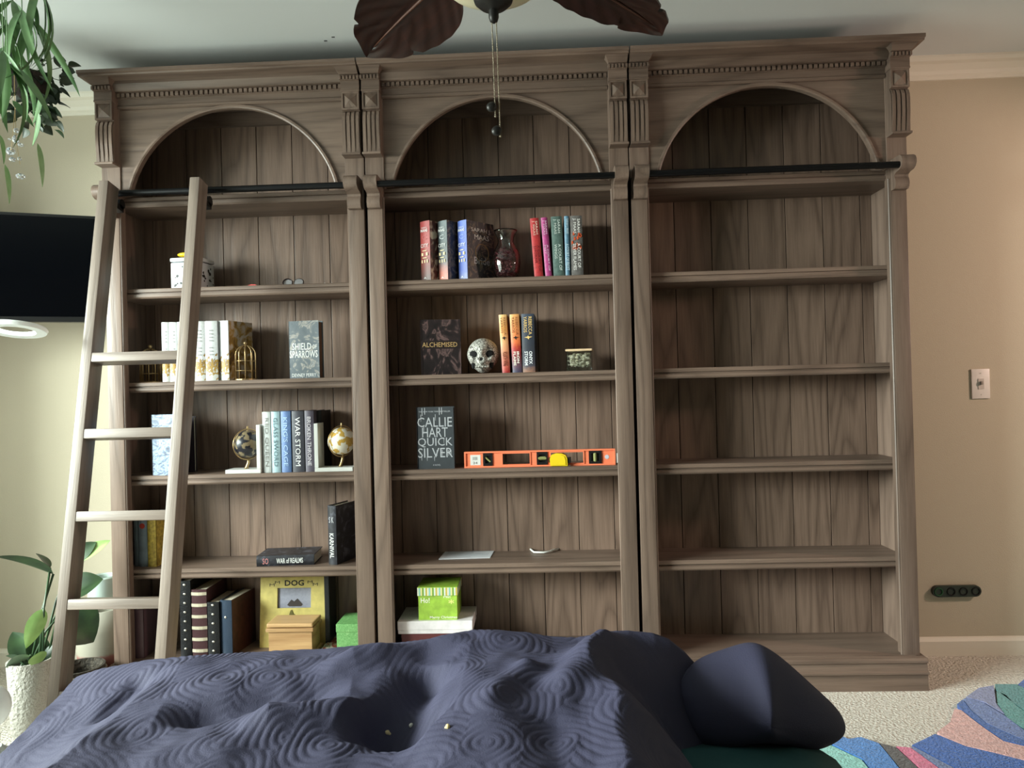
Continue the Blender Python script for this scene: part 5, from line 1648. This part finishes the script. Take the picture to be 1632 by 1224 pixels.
Z = Z + qm_ * (.0025 * (Q ** .7) - .00125) * np.clip((D1 - .003) / .006, 0, 1)
V = np.stack([X, Y, Z], -1).reshape(-1, 3)
idx = np.arange(NX * NY).reshape(NY, NX)
Fq = np.stack([idx[:-1, :-1], idx[:-1, 1:], idx[1:, 1:], idx[1:, :-1]], -1).reshape(-1, 4)
me = bpy.data.meshes.new('navy_quilt')
me.vertices.add(len(V)); me.vertices.foreach_set('co', V.ravel())
me.loops.add(Fq.size); me.loops.foreach_set('vertex_index', Fq.ravel().astype(np.int32))
me.polygons.add(len(Fq))
me.polygons.foreach_set('loop_start', (np.arange(len(Fq)) * 4).astype(np.int32))
me.update(); me.validate()
QUI = plain('navy_quilt_cotton', (58, 57, 80), .8, bump=.15, bscale=400)
quilt = empty('navy_quilt', (0, 0, 0), 0, 'rumpled navy quilt with stitched scrolls across the bed', 'quilt')
mk('quilt_cloth', me, QUI, quilt, smooth='all')
# folded-over corner hanging off the right side: an inflated fold of cloth
OUT = [(1075, 1100), (1100, 1062), (1130, 1047), (1165, 1036), (1195, 1026), (1215, 1027), (1240, 1043), (1268, 1067), (1297, 1094), (1322, 1116), (1340, 1136), (1348, 1153), (1344, 1168), (1325, 1180), (1296, 1191), (1262, 1183), (1225, 1174), (1190, 1170), (1160, 1185), (1110, 1190), (1080, 1150)]
YO = -1.36
op = [at(x, y, YO) for x, y in OUT]
cen = at(1195, 1110, YO)
rings = [(1.0, 0), (.97, .022), (.88, .045), (.70, .070), (.45, .090), (.2, .10), (0.02, .102)]
vs, fs = [], []
n = len(op)
for sgn in (-1, 1):
    b0 = len(vs)
    for s_, off in rings:
        for i, p in enumerate(op):
            q = cen + (p - cen) * s_
            rid = .028 * math.exp(-(((q.x - at(1200, 1100, YO).x) / .02) ** 2)) * (1 if sgn < 0 else 0)
            vs.append((q.x, q.y + sgn * (off + rid * (1 - s_) ** .3), q.z))
    for k in range(len(rings) - 1):
        for i in range(n):
            fs.append((b0 + k * n + i, b0 + k * n + (i + 1) % n, b0 + (k + 1) * n + (i + 1) % n, b0 + (k + 1) * n + i))
    fs.append(tuple(b0 + (len(rings) - 1) * n + i for i in range(n)))
fo = MB().add(vs, fs).build('folded_corner', QUI, quilt, smooth='all')
sub = fo.modifiers.new('sub', 'SUBSURF'); sub.levels = 1; sub.render_levels = 2

# crumbs on the quilt
for i, (px, py, c, lb) in enumerate(((617, 1169, (226, 206, 160), 'small cream crumb on the quilt, leftmost'), (655, 1158, (236, 234, 226), 'small white crumb on the quilt, between two cream ones'), (714, 1160, (224, 200, 146), 'small tan crumb on the quilt, rightmost'))):
    # drop onto the quilt along the line of sight
    d = ray(px, py)
    best = None
    for t_ in np.linspace(.8, 2.2, 1400):
        p = CAM + d * t_
        i_ = int(round((p[0] - gx_[0]) / (gx_[1] - gx_[0]))); j_ = int(round((p[1] - gy_[0]) / (gy_[1] - gy_[0])))
        if 0 <= i_ < NX and 0 <= j_ < NY and p[2] <= Z[j_, i_]:
            best = p
            break
    if best is None: best = CAM + d * 1.3
    mb = MB().ball((0, 0, .002), .0045, 8, 6, (1, .8, .9)).ball((.004, .001, .0), .0035, 8, 6, (1, .8, .8))
    mb.build('crumb', plain('crumb%d' % i, c, .8), None, smooth='all', loc=tuple(best), rot=(0, .3, i * 1.1), label=lb, cat='crumb', group='crumbs on the quilt')
